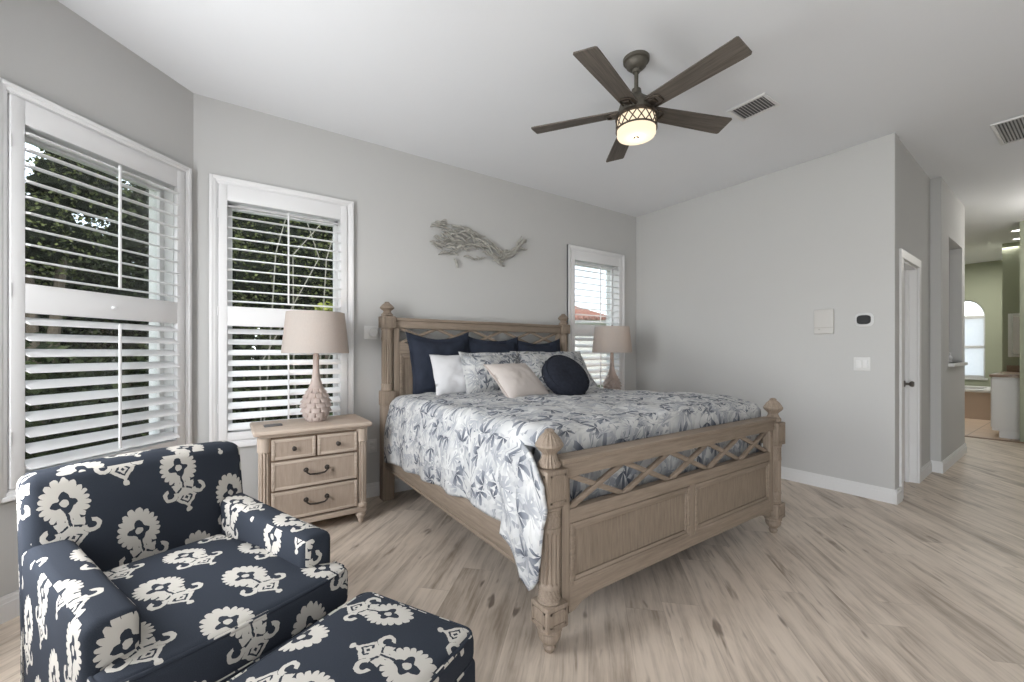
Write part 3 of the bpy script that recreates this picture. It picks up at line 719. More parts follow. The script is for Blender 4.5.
# duvet -------------------------------------------------------------
def make_duvet():
    bm = NB(); uvl = bm.loops.layers.uv.new('UVMap')
    x0, x1 = 1.125, 3.13; ztop = 0.905; y_head, y_foot = 3.46, 1.47
    rad = 0.09
    # hem height of the near side along Y
    hem = [(3.5, .36), (3.35, .365), (3.0, .385), (2.6, .41), (2.2, .43), (1.85, .455), (1.66, .44), (1.56, .39), (1.46, .29), (1.40, .245), (1.35, .31), (1.31, .43), (1.285, .55)]
    def hemz(y):
        for (ya, za), (yb, zb) in zip(hem, hem[1:]):
            if yb <= y <= ya: return zb + (za - zb) * (y - yb) / (ya - yb)
        return hem[0][1] if y > hem[0][0] else hem[-1][1]
    NU_H, NU_R, NU_T = 26, 6, 96
    ys = [y_head + (y_foot - y_head) * k / 96 for k in range(97)]
    def fold(y, t, s): return 0.018 * t * math.sin(y * 17 + s * 2.0 + 2.5 * noise.noise((y * 2.2, s, 0))) + 0.012 * t * noise.noise((y * 7, t * 2, s * 3.1))
    def top_z(x, y):
        n = noise.noise((x * 3.1, y * 2.6, 1.7)) * 0.016 + noise.noise((x * 8.5, y * 6.5, 4.0)) * 0.010 + noise.noise((x * 19, y * 15, 7.0)) * 0.005
        n += 0.010 * math.sin(6 * x + 9 * y + 3 * noise.noise((x * 2, y * 2, 9)))
        crown = 0.022 * math.sin(PI * min(1, max(0, (x - x0) / (x1 - x0))))
        bulge = 0.02 * math.exp(-((y - 1.75) / 0.25) ** 2)
        drop = 0.05 * max(0, (y - 3.2) / 0.26) ** 2
        return ztop + n + crown + bulge - drop
    def section(y):
        """list of (co, s) from near hem over the top to the far hem"""
        pts = []; hz = hemz(y); zt = top_z(x0 + rad, y) - rad
        for k in range(NU_H):
            t = 1 - k / (NU_H - 1)                                   # 1 at hem
            z = zt - (zt - hz) * t
            x = x0 - 0.035 * math.sin(min(1, t * 1.3) * PI / 2) * 1.3 - fold(y, t ** 0.7, 1.0) - 0.012 * math.sin(t * PI)
            if y < 1.62: 
                x = min(x, 1.047 - 0.008 * math.sin(t * 9 + y * 30)) if t > .05 else x
            yy = y
            pts.append((Vector((x, yy, z)), x0 - (zt - z) - rad * 0.6))
        for k in range(1, NU_R):
            a = PI / 2 * k / NU_R
            x = x0 + rad - rad * math.cos(a); z = zt + rad * math.sin(a)
            pts.append((Vector((x, y, z)), x0 + rad * (a - PI / 2) * 0.6 + rad * 0.6))
        for k in range(NU_T + 1):
            x = x0 + rad + (x1 - x0 - 2 * rad) * k / NU_T
            pts.append((Vector((x, y, top_z(x, y))), x))
        ztr = top_z(x1 - rad, y) - rad
        for k in range(1, NU_R + 1):
            a = PI / 2 * k / NU_R
            pts.append((Vector((x1 - rad + rad * math.sin(a), y, ztr + rad * math.cos(a))), x1 - rad + rad * a))
        for k in range(1, 15):
            t = k / 14; pts.append((Vector((x1 + 0.045 * t + fold(y, t, 5.0), y, ztr - (ztr - .40) * t)), x1 + (ztr - .4) * t))
        return pts
    rows = []
    for y in ys:
        # head end folds down a little behind the pillows
        rows.append([(bm.verts.new(c), s, y) for c, s in section(y)])
    nleft = NU_H + 1
    # extra rows at the foot: near-side columns run on past the post, top columns turn down behind the footboard
    last = section(y_foot)
    nf = 14
    extra_left = []; extra_top = []
    for k in range(1, nf + 1):
        y = y_foot - (y_foot - 1.285) * k / nf
        sec = section(y)
        row = []
        for i in range(NU_H):
            c, s = sec[i]; t = 1 - i / (NU_H - 1)
            zlim = 0.86 - 0.14 * (k / nf) ** 1.6
            hz = hemz(y); z = hz + (zlim - hz) * (1 - t)
            row.append((bm.verts.new((1.044 - 0.010 * math.sin(t * 8 + y * 25) - 0.012 * math.sin(t * PI), y, z)), s, y))
        extra_left.append(row)
    for k in range(1, nf + 1):
        row = []
        a = min(PI / 2, PI / 2 * k / 6)
        for i in range(NU_H - 1, len(last) - 17):
            c, s = last[i]; rr = 0.06
            y = y_foot - rr * math.sin(a) + 0.008 * noise.noise((c.x * 9, k * .3, 2)); z = c.z - rr * (1 - math.cos(a)) - (max(0, k - 6) / (nf - 6)) * (c.z - rr - .47)
            y = max(y, 1.413)
            row.append((bm.verts.new((c.x, y, z)), s, y_foot - k * 0.03))
        extra_top.append(row)
    def face(q):
        f = bm.faces.new([p[0] for p in q]); f.smooth = True
        for lp, p in zip(f.loops, q): lp[uvl].uv = (p[1], p[2])
    for a, b in zip(rows, rows[1:]):
        for i in range(len(a) - 1): face((a[i], a[i + 1], b[i + 1], b[i]))
    prev = rows[-1][:NU_H]
    for row in extra_left:
        for i in range(NU_H - 1): face((prev[i], prev[i + 1], row[i + 1], row[i]))
        prev = row
    prev = rows[-1][NU_H - 1:len(last) - 17]
    for row in extra_top:
        for i in range(len(row) - 1): face((prev[i], prev[i + 1], row[i + 1], row[i]))
        prev = row
    o = obj('duvet', bm, duvet_m, angle=180)
    so = o.modifiers.new('thickness', 'SOLIDIFY'); so.thickness = 0.014; so.offset = -1
    return o
tag(make_duvet(), 'white duvet printed with grey and blue palm leaves draped over the bed', 'duvet')

# pillows -----------------------------------------------------------
def pillow(name, w, h, t, mat, loc, tilt, yaw, roll, label, cat, seed=0, flange=0.0, ears=0.05, group=None, n=30, wr=0.010, uvoff=(0, 0), dip=0.0):
    """local x = width, z = height, -y = towards the foot; base edge at z=0"""
    bm = NB(); uvl = bm.loops.layers.uv.new('UVMap'); sides = []
    for s in (-1, 1):
        g = []
        for i in range(n + 1):
            row = []
            for j in range(n + 1):
                u = -1 + 2 * i / n; v = -1 + 2 * j / n
                fi = 1 - 2 * flange / w; fj = 1 - 2 * flange / h
                uu = max(-1, min(1, u / fi)); vv = max(-1, min(1, v / fj))
                th = t / 2 * (max(0, 1 - abs(uu) ** 2.6) * max(0, 1 - abs(vv) ** 2.6)) ** 0.55 + 0.004
                x = w / 2 * u * (1 - ears * (1 - v * v)); z = h / 2 + h / 2 * v * (1 - ears * (1 - u * u))
                if v > 0: z -= dip * v * (1 - u * u) ** 1.0 * h
                y = s * th + wr * noise.noise((x * 9 + seed, z * 9, seed * 1.3 + s)) + wr * .6 * noise.noise((x * 22 + seed, z * 22, s * 2 + seed)) * (th * 2 / t)
                y += 0.5 * wr * noise.noise((x * 4, z * 4, seed))
                row.append(bm.verts.new((x, y, z)))
            g.append(row)
        sides.append(g)
    for s, g in enumerate(sides):
        for i in range(n):
            for j in range(n):
                q = (g[i][j], g[i + 1][j], g[i + 1][j + 1], g[i][j + 1]); f = bm.faces.new(q if s == 0 else q[::-1])
                for lp in f.loops: lp[uvl].uv = (lp.vert.co.x + uvoff[0], lp.vert.co.z + uvoff[1])
    a, b = sides
    rim = [(i, 0) for i in range(n)] + [(n, j) for j in range(n)] + [(i, n) for i in range(n, 0, -1)] + [(0, j) for j in range(n, 0, -1)]
    for k in range(len(rim)):
        p, q = rim[k], rim[(k + 1) % len(rim)]
        f = bm.faces.new((a[p[0]][p[1]], b[p[0]][p[1]], b[q[0]][q[1]], a[q[0]][q[1]]))
        for lp in f.loops: lp[uvl].uv = (lp.vert.co.x + uvoff[0], lp.vert.co.z + uvoff[1])
    o = obj(name, bm, mat, angle=180)
    o.matrix_world = Matrix.Translation(loc) @ Matrix.Rotation(yaw, 4, 'Z') @ Matrix.Rotation(-tilt, 4, 'X') @ Matrix.Translation((0, 0, h / 2)) @ Matrix.Rotation(roll, 4, 'Y') @ Matrix.Translation((0, 0, -h / 2))
    tag(o, label, cat, group); o['seed'] = seed
    return o
def piping_ring(o, w, h, mat, r=0.005, ears=0.05, inset=1.0):
    bm = NB(); pts = []
    for k in range(80):
        e = k / 80 * 4; sd = int(e); f = -1 + 2 * (e - sd)
        u, v = ((f, -1), (1, f), (-f, 1), (-1, -f))[sd]
        pts.append((w / 2 * u * (1 - ears * (1 - v * v)) * inset, 0, h / 2 + h / 2 * v * (1 - ears * (1 - u * u)) * inset))
    tube(bm, pts + [pts[0]], r, 6, False); obj('piping', bm, mat, o)
ZD = 0.905
pillow('euro_sham', .62, .60, .16, navy_m, (1.60, 3.36, ZD - .045), R(14), 0, R(-1), 'navy square pillow at the near end of the headboard, its whole left side showing', 'pillow', 1, .04, .07, 'navy pillows against the headboard', dip=.09, wr=.016)
pillow('euro_sham', .62, .56, .16, navy_m, (2.17, 3.375, ZD - .03), R(14), 0, R(1), 'middle one of the three navy square pillows against the headboard', 'pillow', 5, .04, .07, 'navy pillows against the headboard', dip=.07, wr=.016)
pillow('euro_sham', .62, .54, .16, navy_m, (2.75, 3.375, ZD - .03), R(14), 0, R(-1), 'navy square pillow at the far end of the headboard beside the corner window', 'pillow', 9, .04, .07, 'navy pillows against the headboard', dip=.08, wr=.016)
pillow('bed_pillow', .62, .37, .16, sheet_m, (1.72, 3.14, ZD - .015), R(22), 0, R(0), 'plain white pillow standing in front of the near navy pillow', 'pillow', 13, .0, .05, None, wr=.022)
pillow('pillow_sham', .62, .40, .17, sham_m, (1.93, 3.00, ZD - .015), R(24), 0, R(0), 'palm-print pillow overlapping the plain white pillow', 'pillow', 17, .03, .05, 'palm print pillows', wr=.016, uvoff=(.3, .8))
pillow('pillow_sham', .90, .46, .17, sham2_m, (2.64, 2.95, ZD - .015), R(36), 0, R(0), 'soft grey-green palm-print pillow behind the blush and round navy cushions', 'pillow', 21, .03, .05, 'palm print pillows', wr=.016, uvoff=(2.3, 1.8))
o = pillow('throw_cushion', .44, .40, .14, blush_m, (1.90, 2.49, ZD - .005), R(50), R(8), R(0), 'blush square cushion with piped edge lying left of the round navy one', 'cushion', 25, .0, .06, None, wr=.008)
piping_ring(o, .44, .40, piping_m, .006, .06)
def round_cushion():
    bm = NB(); rad = .205; T = .13
    prof = [(0.001, -T / 2 + .012), (0.03, -T / 2 + .004), (.10, -T / 2), (.16, -T / 2 + .008), (.192, -T / 2 + .03), (rad, 0), (.192, T / 2 - .03), (.16, T / 2 - .008), (.10, T / 2), (.03, T / 2 - .004), (0.001, T / 2 - .012)]
    lathe(bm, prof, 64, rf=lambda r, z, t: r + (.004 * math.sin(t * 23) * r / rad if r > .05 else 0))
    o = obj('round_cushion', bm, velvet_m, angle=180)
    o.matrix_world = Matrix.Translation((2.27, 2.53, ZD + .15)) @ Matrix.Rotation(R(-2), 4, 'Z') @ Matrix.Rotation(R(90 - 40), 4, 'X')
    tag(o, 'round navy velvet cushion leaning on the palm-print pillow', 'cushion')
    bm = NB()
    for s in (-1, 1): tube(bm, [(.196 * math.cos(2 * PI * k / 64), .196 * math.sin(2 * PI * k / 64), s * .036) for k in range(65)], .005, 6, False)
    obj('piping', bm, velvet_m, o)
round_cushion()

# ------------------------------------------------------------------ nightstands
def make_nightstand(label):
    t = thing('nightstand', label, 'nightstand', (.512, 3.34, 0), 0, 'nightstands on either side of the bed')
    w, d = .345, .22          # half sizes of the case
    bm = NB(); bx(bm, (-w + .036, -d + .026, .10), (w - .036, d, .705), 0.003)
    bx(bm, (-w + .005, -d + .005, .085), (w - .005, d, .125), 0.006)
    obj('case', bm, nwood_x, t)
    bm = NB(); bx(bm, (-w + .0, -d - .002, .695), (w, d + .005, .715), 0.006); bx(bm, (-w - .028, -d - .03, .713), (w + .028, d + .012, .745), 0.012, 3)
    obj('top', bm, nwood_x, t)
    for x in (-w + .036, w - .036):
        bm = NB(); lathe(bm, [(.036, .125), (.04, .13), (.04, .15), (.034, .155)] + [(.034, .16 + i * .06) for i in range(8)] + [(.034, .60), (.04, .605), (.04, .69), (.042, .695)], 64, (x, -d + .03, 0), lambda r, z, tt: r - (.012 * (.5 + .5 * math.cos(10 * tt)) ** 2 if .156 < z < .59 else 0))
        obj('corner_column', bm, nwood_z, t)
    for x in (-w + .04, w - .04):
        for y in (-d + .035, d - .045):
            bm = NB(); lathe(bm, [(.014, 0), (.018, .008), (.022, .03), (.028, .048), (.036, .058), (.038, .07), (.034, .08), (.04, .088)], 28, (x, y, 0)); obj('foot', bm, nwood_z, t)
    x0, x1 = -w + .075, w - .075
    yf = -d + .012
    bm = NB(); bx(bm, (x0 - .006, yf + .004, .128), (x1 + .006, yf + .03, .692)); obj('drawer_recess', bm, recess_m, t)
    def drawer(a, b, z0, z1, kind):
        bm = NB(); bx(bm, (a, yf - .012, z0), (b, yf + .02, z1), 0.004)
        f = .020; y0 = yf - .018
        bx(bm, (a, y0, z0), (a + f, yf - .008, z1), 0.003); bx(bm, (b - f, y0, z0), (b, yf - .008, z1), 0.003); bx(bm, (a + f, y0, z0), (b - f, yf - .008, z0 + f), 0.003); bx(bm, (a + f, y0, z1 - f), (b - f, yf - .008, z1), 0.003)
        dr = obj('drawer', bm, nwood_x, t)
        bm = NB(); bx(bm, (a + f, yf - .0135, z0 + f), (b - f, yf - .010, z1 - f)); obj('drawer_panel', bm, nreed_m, dr)
        c = (a + b) / 2; zc = (z0 + z1) / 2; bm = NB()
        if kind == 'knob':
            lathe(bm, [(.013, 0), (.013, .003), (.006, .006), (.006, .014), (.014, .020), (.015, .027), (.009, .032), (.001, .033)], 20, M=Matrix.Translation((c, yf - .013, zc)) @ Matrix.Rotation(R(90), 4, 'X'))
            obj('knob', bm, iron_m, dr)
        else:
            hw = .066; zc += .012
            for s in (-1, 1):
                lathe(bm, [(.016, 0), (.016, .003), (.008, .007), (.007, .018), (.011, .024), (.011, .030), (.001, .032)], 16, M=Matrix.Translation((c + s * hw, yf - .013, zc + .006)) @ Matrix.Rotation(R(90), 4, 'X'))
            tube(bm, [(c - hw, yf - .037, zc + .006), (c - hw + .004, yf - .042, zc - .008), (c - hw + .020, yf - .044, zc - .020), (c, yf - .045, zc - .023), (c + hw - .020, yf - .044, zc - .020), (c + hw - .004, yf - .042, zc - .008), (c + hw, yf - .037, zc + .006)], [.005, .0055, .006, .0065, .006, .0055, .005], 10)
            obj('pull_handle', bm, iron_m, dr)
    drawer(x0, -.006, .545, .680, 'knob'); drawer(.006, x1, .545, .680, 'knob')
    drawer(x0, x1, .345, .530, 'pull'); drawer(x0, x1, .140, .330, 'pull')
    return t
ns = make_nightstand('pale oak three-tier nightstand between the armchair and the bed')
dup(ns, (3.72, 3.34, 0), 0, 'pale oak nightstand mostly hidden beyond the bed, under the corner window lamp')

# ------------------------------------------------------------------ table lamps
def make_lamp(label):
    t = thing('table_lamp', label, 'lamp', (.55, 3.37, .745), 0, 'table lamps on the nightstands')
    bm = NB()
    key = [(0, .062), (.006, .066), (.03, .078), (.075, .096), (.115, .101), (.155, .095), (.195, .079), (.235, .058), (.275, .040), (.33, .027), (.39, .022), (.46, .021), (.50, .020)]
    def rad(z):
        for (za, ra), (zb, rb) in zip(key, key[1:]):
            if za <= z <= zb:
                f = (z - za) / (zb - za); f = f * f * (3 - 2 * f) * .5 + f * .5
                return ra + (rb - ra) * f
        return key[-1][1]
    rows, cols = 7, 9; zt = .250; seg = cols * 8; hr = zt / rows
    def rf(r, z, th):
        if z > zt - .001 or z < .008: return r
        k = int(z / hr); f = z / hr - k; c = (th / (2 * PI) * cols + (k % 2) * .5) % 1.0
        amp = .023 * (r / .1)
        tile = amp * (1 - f * .9) if .05 < c < .95 else amp * .1
        return r + tile * (0.7 + 0.3 * min(1, min(c, 1 - c) * 3.2)) - .009 * (r / .1)
    zs = []
    for k in range(rows):
        for f in (0.02, .3, .6, .85, .98): zs.append((k + f) * hr)
    zs = [0.0, .006] + [z for z in zs if z > .008] + [.25 + .25 * i / 16 for i in range(17)]
    lathe(bm, [(rad(z), z) for z in zs], seg, rf=rf); obj('lamp_base', bm, ceramic_m, t, angle=22)
    bm = NB(); lathe(bm, [(.012, .498), (.012, .53), (.018, .535), (.018, .58), (.012, .585), (.005, .59), (.005, .80), (.010, .805), (.010, .822), (.001, .826)], 16)
    for k in range(3):
        a = 2 * PI * k / 3; tube(bm, [(0, 0, .785), (.165 * math.cos(a), .165 * math.sin(a), .785)], .002, 6)
    obj('harp', bm, nickel_m, t)
    bm = NB(); lathe(bm, [(.020, .59), (.03, .61), (.033, .635), (.024, .66), (.001, .672)], 20); b = obj('bulb', bm, glow_mat('bulb_glass', (1, .8, .6), 1.5), t)
    bm = NB()
    z0, z1, r0, r1 = .503, .803, .228, .198
    lathe(bm, [(r0, z0), (r0 + .001, z0 + .008), (r1 + .001, z1 - .008), (r1, z1), (r1 - .003, z1), (r0 - .003, z0), (r0, z0)], 64, close=False); obj('lamp_shade', bm, shade_m, t)
    return t
lp = make_lamp('blush scaled ceramic lamp with linen shade on the nightstand by the armchair')
dup(lp, (3.72, 3.34, .745), 0, 'blush scaled ceramic lamp with linen shade beyond the bed, by the corner window')
lamp('lamp_bulb_light', 'POINT', (.55, 3.37, 1.40), (0, 0, 0), 2.6, (1, .72, .5), shadow_soft_size=.04)
lamp('lamp_bulb_light', 'POINT', (3.72, 3.34, 1.40), (0, 0, 0), 2.6, (1, .72, .5), shadow_soft_size=.04)
bm = NB(); bx(bm, (-.055, -.022, 0), (.055, .022, .014), .004); bx(bm, (-.048, -.016, .012), (.048, .016, .016), .002)
o = obj('remote_control', bm, grey_m, loc=(.265, 3.285, .745)); o.rotation_euler = (0, 0, R(6)); tag(o, 'small flat grey remote lying on the nightstand left of the lamp', 'remote')

# ------------------------------------------------------------------ armchair and ottoman
def rbox(bm, lo, hi, bev, seg=4, fn=None, sub=0):
    b2 = NB(); bx(b2, lo, hi, bev, seg)
    if sub: bmesh.ops.subdivide_edges(b2, edges=[e for e in b2.edges if e.calc_length() > .08], cuts=sub, use_grid_fill=True)
    if fn:
        for v in b2.verts: v.co = fn(v.co.copy())
    me = bpy.data.meshes.new('tmp'); b2.to_mesh(me); b2.free(); bm.from_mesh(me); bpy.data.meshes.remove(me)
chair = thing('armchair', 'navy and cream ikat upholstered armchair in the bay, behind the ottoman', 'armchair', (-.110, 1.897, 0), R(23))
CW = .345
def sec_arm(s):
    def f(c):
        t = (c.y + .33) / .70
        if c.z > .35:
            c.z += .035 * max(0, t - .2)
            c.z -= 2.4 * max(0, (c.x * s - .30)) ** 2
        if c.y < -.2: c.y -= .012 * (c.z - .3)
        return c
    return f
for s in (-1, 1):
    bm = NB(); lo = (.225 if s > 0 else -CW, -.345, .09); hi = (CW if s > 0 else -.225, .40, .575)
    rbox(bm, lo, hi, .034, 4, sec_arm(s), 2); a = obj('armrest', bm, ikat_m, chair, angle=60); boxuv(a, {0: (1, 2, 1, 1)}, (.03 + .1 * s, .05))
def f_back(c):
    t = max(0, c.z - .30); c.y += t * 0.16
    if c.z > .6: c.z += 0.015 * (1 - (c.x / CW) ** 2)
    if c.y - t * .16 < .33: c.y -= 0.04 * (1 - (c.x / CW) ** 2) * max(0, math.sin(PI * min(1, t / .55)))
    return c
bm = NB(); rbox(bm, (-CW, .285, .09), (CW, .43, .825), .042, 5, f_back, 3); a = obj('backrest', bm, ikat_m, chair, angle=60); boxuv(a, {}, (.06, .02))
bm = NB(); rbox(bm, (-CW + .01, -.40, .09), (CW - .01, .34, .31), .02, 3); a = obj('seat_base', bm, ikat_m, chair, angle=50); boxuv(a, {}, (.1, .16))
YF = -.45
def cushion_T():
    bm = NB()
    w1, w2, ym, yb = CW, .225, -.345, .29
    poly = [(-w1, YF), (w1, YF), (w1, ym), (w2, ym), (w2, yb), (-w2, yb), (-w2, ym), (-w1, ym)]
    prism(bm, poly, .32, .46)
    bmesh.ops.bevel(bm, geom=list(bm.edges), offset=.028, segments=5, profile=.5, affect='EDGES')
    big = [f for f in bm.faces if f.calc_area() > .05]
    bmesh.ops.triangulate(bm, faces=big)
    for _ in range(3): bmesh.ops.subdivide_edges(bm, edges=[e for e in bm.edges if e.calc_length() > .06], cuts=1, use_grid_fill=True)
    for v in bm.verts:
        if v.co.z > .40: v.co.z += .022 * max(0, 1 - (v.co.x / w1) ** 2) * max(0, 1 - ((v.co.y + .08) / .38) ** 2)
        if v.co.y < -.40: v.co.y -= .02 * (1 - (v.co.x / w1) ** 2)
    return bm
a = obj('seat_cushion', cushion_T(), ikat_m, chair, angle=70); boxuv(a, {}, (.02, .10))
for z in (.452, .328):
    bm = NB(); g = YF + .006
    ps = [(-CW + .010, -.36, z), (-CW + .010, YF + .035, z), (-CW + .03, g, z)] + [(-CW + .03 + (2 * CW - .06) * k / 16, g - .02 * (1 - ((-CW + .03 + (2 * CW - .06) * k / 16) / CW) ** 2), z) for k in range(1, 16)] + [(CW - .03, g, z), (CW - .010, YF + .035, z), (CW - .010, -.36, z)]
    tube(bm, ps, .0065, 8); a = obj('piping', bm, ikat_m, chair, angle=80); boxuv(a, {}, (.02, .10))
for x in (-.29, .29):
    for y in (-.32, .36):
        bm = NB(); lathe(bm, [(.018, 0), (.024, .095)], 14, (x, y, 0)); obj('leg', bm, black_m, chair)
ott = thing('ottoman', 'navy and cream ikat ottoman in front of the armchair', 'ottoman', (.249, 1.166, 0), R(28))
OW, OD = .31, .235
bm = NB(); rbox(bm, (-OW, -OD, .05), (OW, OD, .33), .02, 4); a = obj('ottoman_base', bm, ikat_m, ott, angle=60); boxuv(a, {}, (.05, .1))
def f_top(c):
    if c.z > .36: c.z += .03 * max(0, 1 - (c.x / OW) ** 2) * max(0, 1 - (c.y / OD) ** 2)
    return c
bm = NB(); rbox(bm, (-OW, -OD, .315), (OW, OD, .415), .032, 5, f_top, 4); a = obj('ottoman_top', bm, ikat_m, ott, angle=80); boxuv(a, {2: (0, 1, -1, -1)}, (.13, .07))
bm = NB()
for z in (.405, .325):
    bm = NB(); q = OW - .012, OD - .012; r_ = .03; ps = []
    for (cx, cy, a0) in ((q[0] - r_, q[1] - r_, 0), (-q[0] + r_, q[1] - r_, 90), (-q[0] + r_, -q[1] + r_, 180), (q[0] - r_, -q[1] + r_, 270)):
        for k in range(6): an = R(a0 + 18 * k); ps.append((cx + (r_ + .006) * math.cos(an), cy + (r_ + .006) * math.sin(an), z))
    tube(bm, ps + [ps[0]], .006, 8, False); a = obj('piping', bm, ikat_m, ott, angle=80); boxuv(a, {}, (.02, .10))
for x in (-.25, .25):
    for y in (-.18, .18):
        bm = NB(); lathe(bm, [(.018, 0), (.024, .055)], 14, (x, y, 0)); obj('leg', bm, black_m, ott)

# ------------------------------------------------------------------ ceiling fan
fan = thing('ceiling_fan', 'five-blade weathered wood ceiling fan with a lit lattice drum light', 'ceiling fan', (2.09, 1.68, 2.75), R(-19))
dz = CZ - 2.75
bm = NB(); lathe(bm, [(.03, dz - .065), (.045, dz - .06), (.06, dz - .045), (.066, dz - .022), (.078, dz - .018), (.08, dz)], 36); obj('canopy', bm, fanmetal_m, fan)
bm = NB(); lathe(bm, [(.013, .09), (.013, dz - .06)], 16); lathe(bm, [(.022, dz - .085), (.026, dz - .07), (.022, dz - .06)], 16); obj('downrod', bm, fanmetal_m, fan)
bm = NB(); lathe(bm, [(.02, .135), (.028, .13), (.032, .10), (.046, .085), (.075, .06), (.100, .035), (.108, .01), (.108, -.02), (.10, -.03)], 40); obj('motor_housing', bm, fanmetal_m, fan)
for k in range(5):
    Mz = Matrix.Rotation(2 * PI * k / 5, 4, 'Z') @ Matrix.Rotation(R(-12), 4, 'X')
    bm = NB(); n = 16; pl = []
    for i in range(n + 1):
        x = .105 + (.655 - .105) * i / n; hw = .054 + .016 * i / n; pl.append((x, hw))
    poly = [(x, -h) for x, h in pl] + [(.662, -.064), (.664, .060), (.657, .068)] + [(x, h) for x, h in reversed(pl[:-1])]
    prism(bm, poly, -.004, .004); b = obj('blade', bm, blade_m, fan, smooth=False); b.matrix_local = Mz
    bm = NB(); bx(bm, (.085, -.018, -.014), (.15, .018, -.004), .003)
    tube(bm, [(.10, -.042, -.008), (.160, -.038, -.010), (.178, -.022, -.010), (.178, .022, -.010), (.160, .038, -.010), (.10, .042, -.008)], .006, 8)
    obj('blade_bracket', bm, bronze_m, b)
LZ0, LZ1, LR = -.165, -.045, .120
bm = NB(); lathe(bm, [(.10, -.03), (LR + .004, -.032), (LR + .006, -.038), (LR + .006, -.050), (LR - .004, -.052)], 48); light = obj('light_kit', bm, bronze_m, fan)
bm = NB(); lathe(bm, [(LR - .006, LZ1 - .005), (LR - .004, LZ0 + .016), (LR - .010, LZ0 + .005), (.09, LZ0), (.001, LZ0 - .002)], 48, close=False); obj('glass_drum', bm, fanglow_m, light)
bm = NB(); nd = 15; zb, zt = -.118, -.05
for k in range(nd):
    for sg in (-1, 1):
        pts = [(math.cos(2 * PI * (k + sg * f) / nd) * LR, math.sin(2 * PI * (k + sg * f) / nd) * LR, zb + (zt - zb) * f / 1.0) for f in (0, .2, .4, .6, .8, 1.0)]
        tube(bm, pts, .0036, 6)
lathe(bm, [(LR - .002, zb - .005), (LR + .004, zb - .005), (LR + .004, zb + .004), (LR - .002, zb + .004), (LR - .002, zb - .005)], 48, close=False)
obj('lattice_band', bm, bronze_m, light)
bm = NB(); lathe(bm, [(.001, LZ0 - .014), (.013, LZ0 - .012), (.017, LZ0 - .007), (.017, LZ0 - .001)], 20); obj('bottom_cap', bm, bronze_m, light)
lamp('fan_light', 'POINT', (2.09, 1.68, 2.556), (0, 0, 0), 3.5, (1, .88, .74), shadow_soft_size=.014)

# ------------------------------------------------------------------ ceiling vents and downlights
vent_shade_m = plain('vent_gap_shade', srgb(112, 112, 112), 0.8, 0.1)  # flat grey standing in for the dark hollow behind the slats
vent_m = plain('vent_grey', srgb(205, 205, 205))
def vent(label, x0, x1, y0, y1, n):
    t = thing('ceiling_vent', label, 'vent', ((x0 + x1) / 2, (y0 + y1) / 2, CZ))
    w, h = (x1 - x0) / 2, (y1 - y0) / 2; f = .022
    bm = NB()
    bx(bm, (-w, -h, -.012), (-w + f, h, 0), .003); bx(bm, (w - f, -h, -.012), (w, h, 0), .003); bx(bm, (-w + f, -h, -.012), (w - f, -h + f, 0), .003); bx(bm, (-w + f, h - f, -.012), (w - f, h, 0), .003)
    obj('vent_frame', bm, trim_m, t)
    bm = NB(); bx(bm, (-w + f, -h + f, -.003), (w - f, h - f, -.001)); obj('vent_shade_sheet', bm, vent_shade_m, t)
    bm = NB()
    for k in range(n):
        y = -h + f + (2 * h - 2 * f) * (k + .5) / n
        bx(bm, (-w + f, -.0010, -.007), (w - f, .0010, .007), M=Matrix.Translation((0, y, -.010)) @ Matrix.Rotation(R(-50), 4, 'X'))
    obj('vent_slats', bm, vent_m, t)
vent('square white slatted vent on the ceiling right of the fan', 3.095, 3.335, 1.385, 1.655, 11)
vent('large return-air vent on the hall ceiling at the right edge', 5.02, 5.58, .12, .565, 22)
for x, y, lb in ((9.73, .82, 'recessed ceiling light nearer the hall, above the bathroom entry'), (10.45, .87, 'recessed ceiling light deeper inside the bathroom')):
    t = thing('recessed_light', lb, 'ceiling light', (x, y, CZ), 0, 'bathroom recessed lights')
    bm = NB(); lathe(bm, [(.075, -.008), (.085, -.006), (.088, 0)], 28, close=False); lathe(bm, [(.075, -.008), (.062, -.004)], 28, close=False); obj('light_trim', bm, trim_m, t)
    bm = NB(); lathe(bm, [(.064, -.004), (.064, -.002)], 28); obj('light_lens', bm, can_m, t)
lamp('bath_fill', 'AREA', (11.2, 1.4, 3.0), (0, 0, 0), 34, (1, .96, .9), size=1.0)  # added area lamp without a fixture, brightens the bathroom
lamp('hall_fill', 'POINT', (8.0, .0, 2.7), (0, 0, 0), 24, (1, .96, .9), shadow_soft_size=.12)  # added point lamp without a fixture, lifts the hall

# ------------------------------------------------------------------ wall things
def plate(bm, x, z, w, h, d, bev): bx(bm, (x - w / 2, -d, z - h / 2), (x + w / 2, 0, z + h / 2), bev, 3)
t = thing('dimmer_switch', 'white rounded wall control with round dial beside the headboard post', 'wall control', (1.035, HY, 1.425))
bm = NB(); plate(bm, 0, 0, .125, .115, .010, .008); obj('cover_plate', bm, plast_m, t)
bm = NB(); lathe(bm, [(.042, 0), (.042, .012), (.036, .018), (.001, .019)], 28, M=Matrix.Translation((.015, -.009, 0)) @ Matrix.Rotation(R(90), 4, 'X')); obj('dial', bm, plast_m, t)
t = thing('wall_outlet', 'white outlet low on the wall between nightstand and bed', 'outlet', (1.045, HY, .44))
bm = NB(); plate(bm, 0, 0, .075, .118, .006, .004); obj('cover_plate', bm, plast_m, t)
for z in (-.024, .024):
    bm = NB(); plate(bm, 0, z, .034, .030, .009, .003)
    for x in (-.007, .007): bx(bm, (x - .0012, -.0095, z - .003), (x + .0012, -.0085, z + .007))
    obj('socket', bm, plast_m, t)
MR = R(-90)      # things on the right wall: local -y faces the room (-X)
def rw(name, label, cat, y, z): return thing(name, label, cat, (RX, y, z), MR)
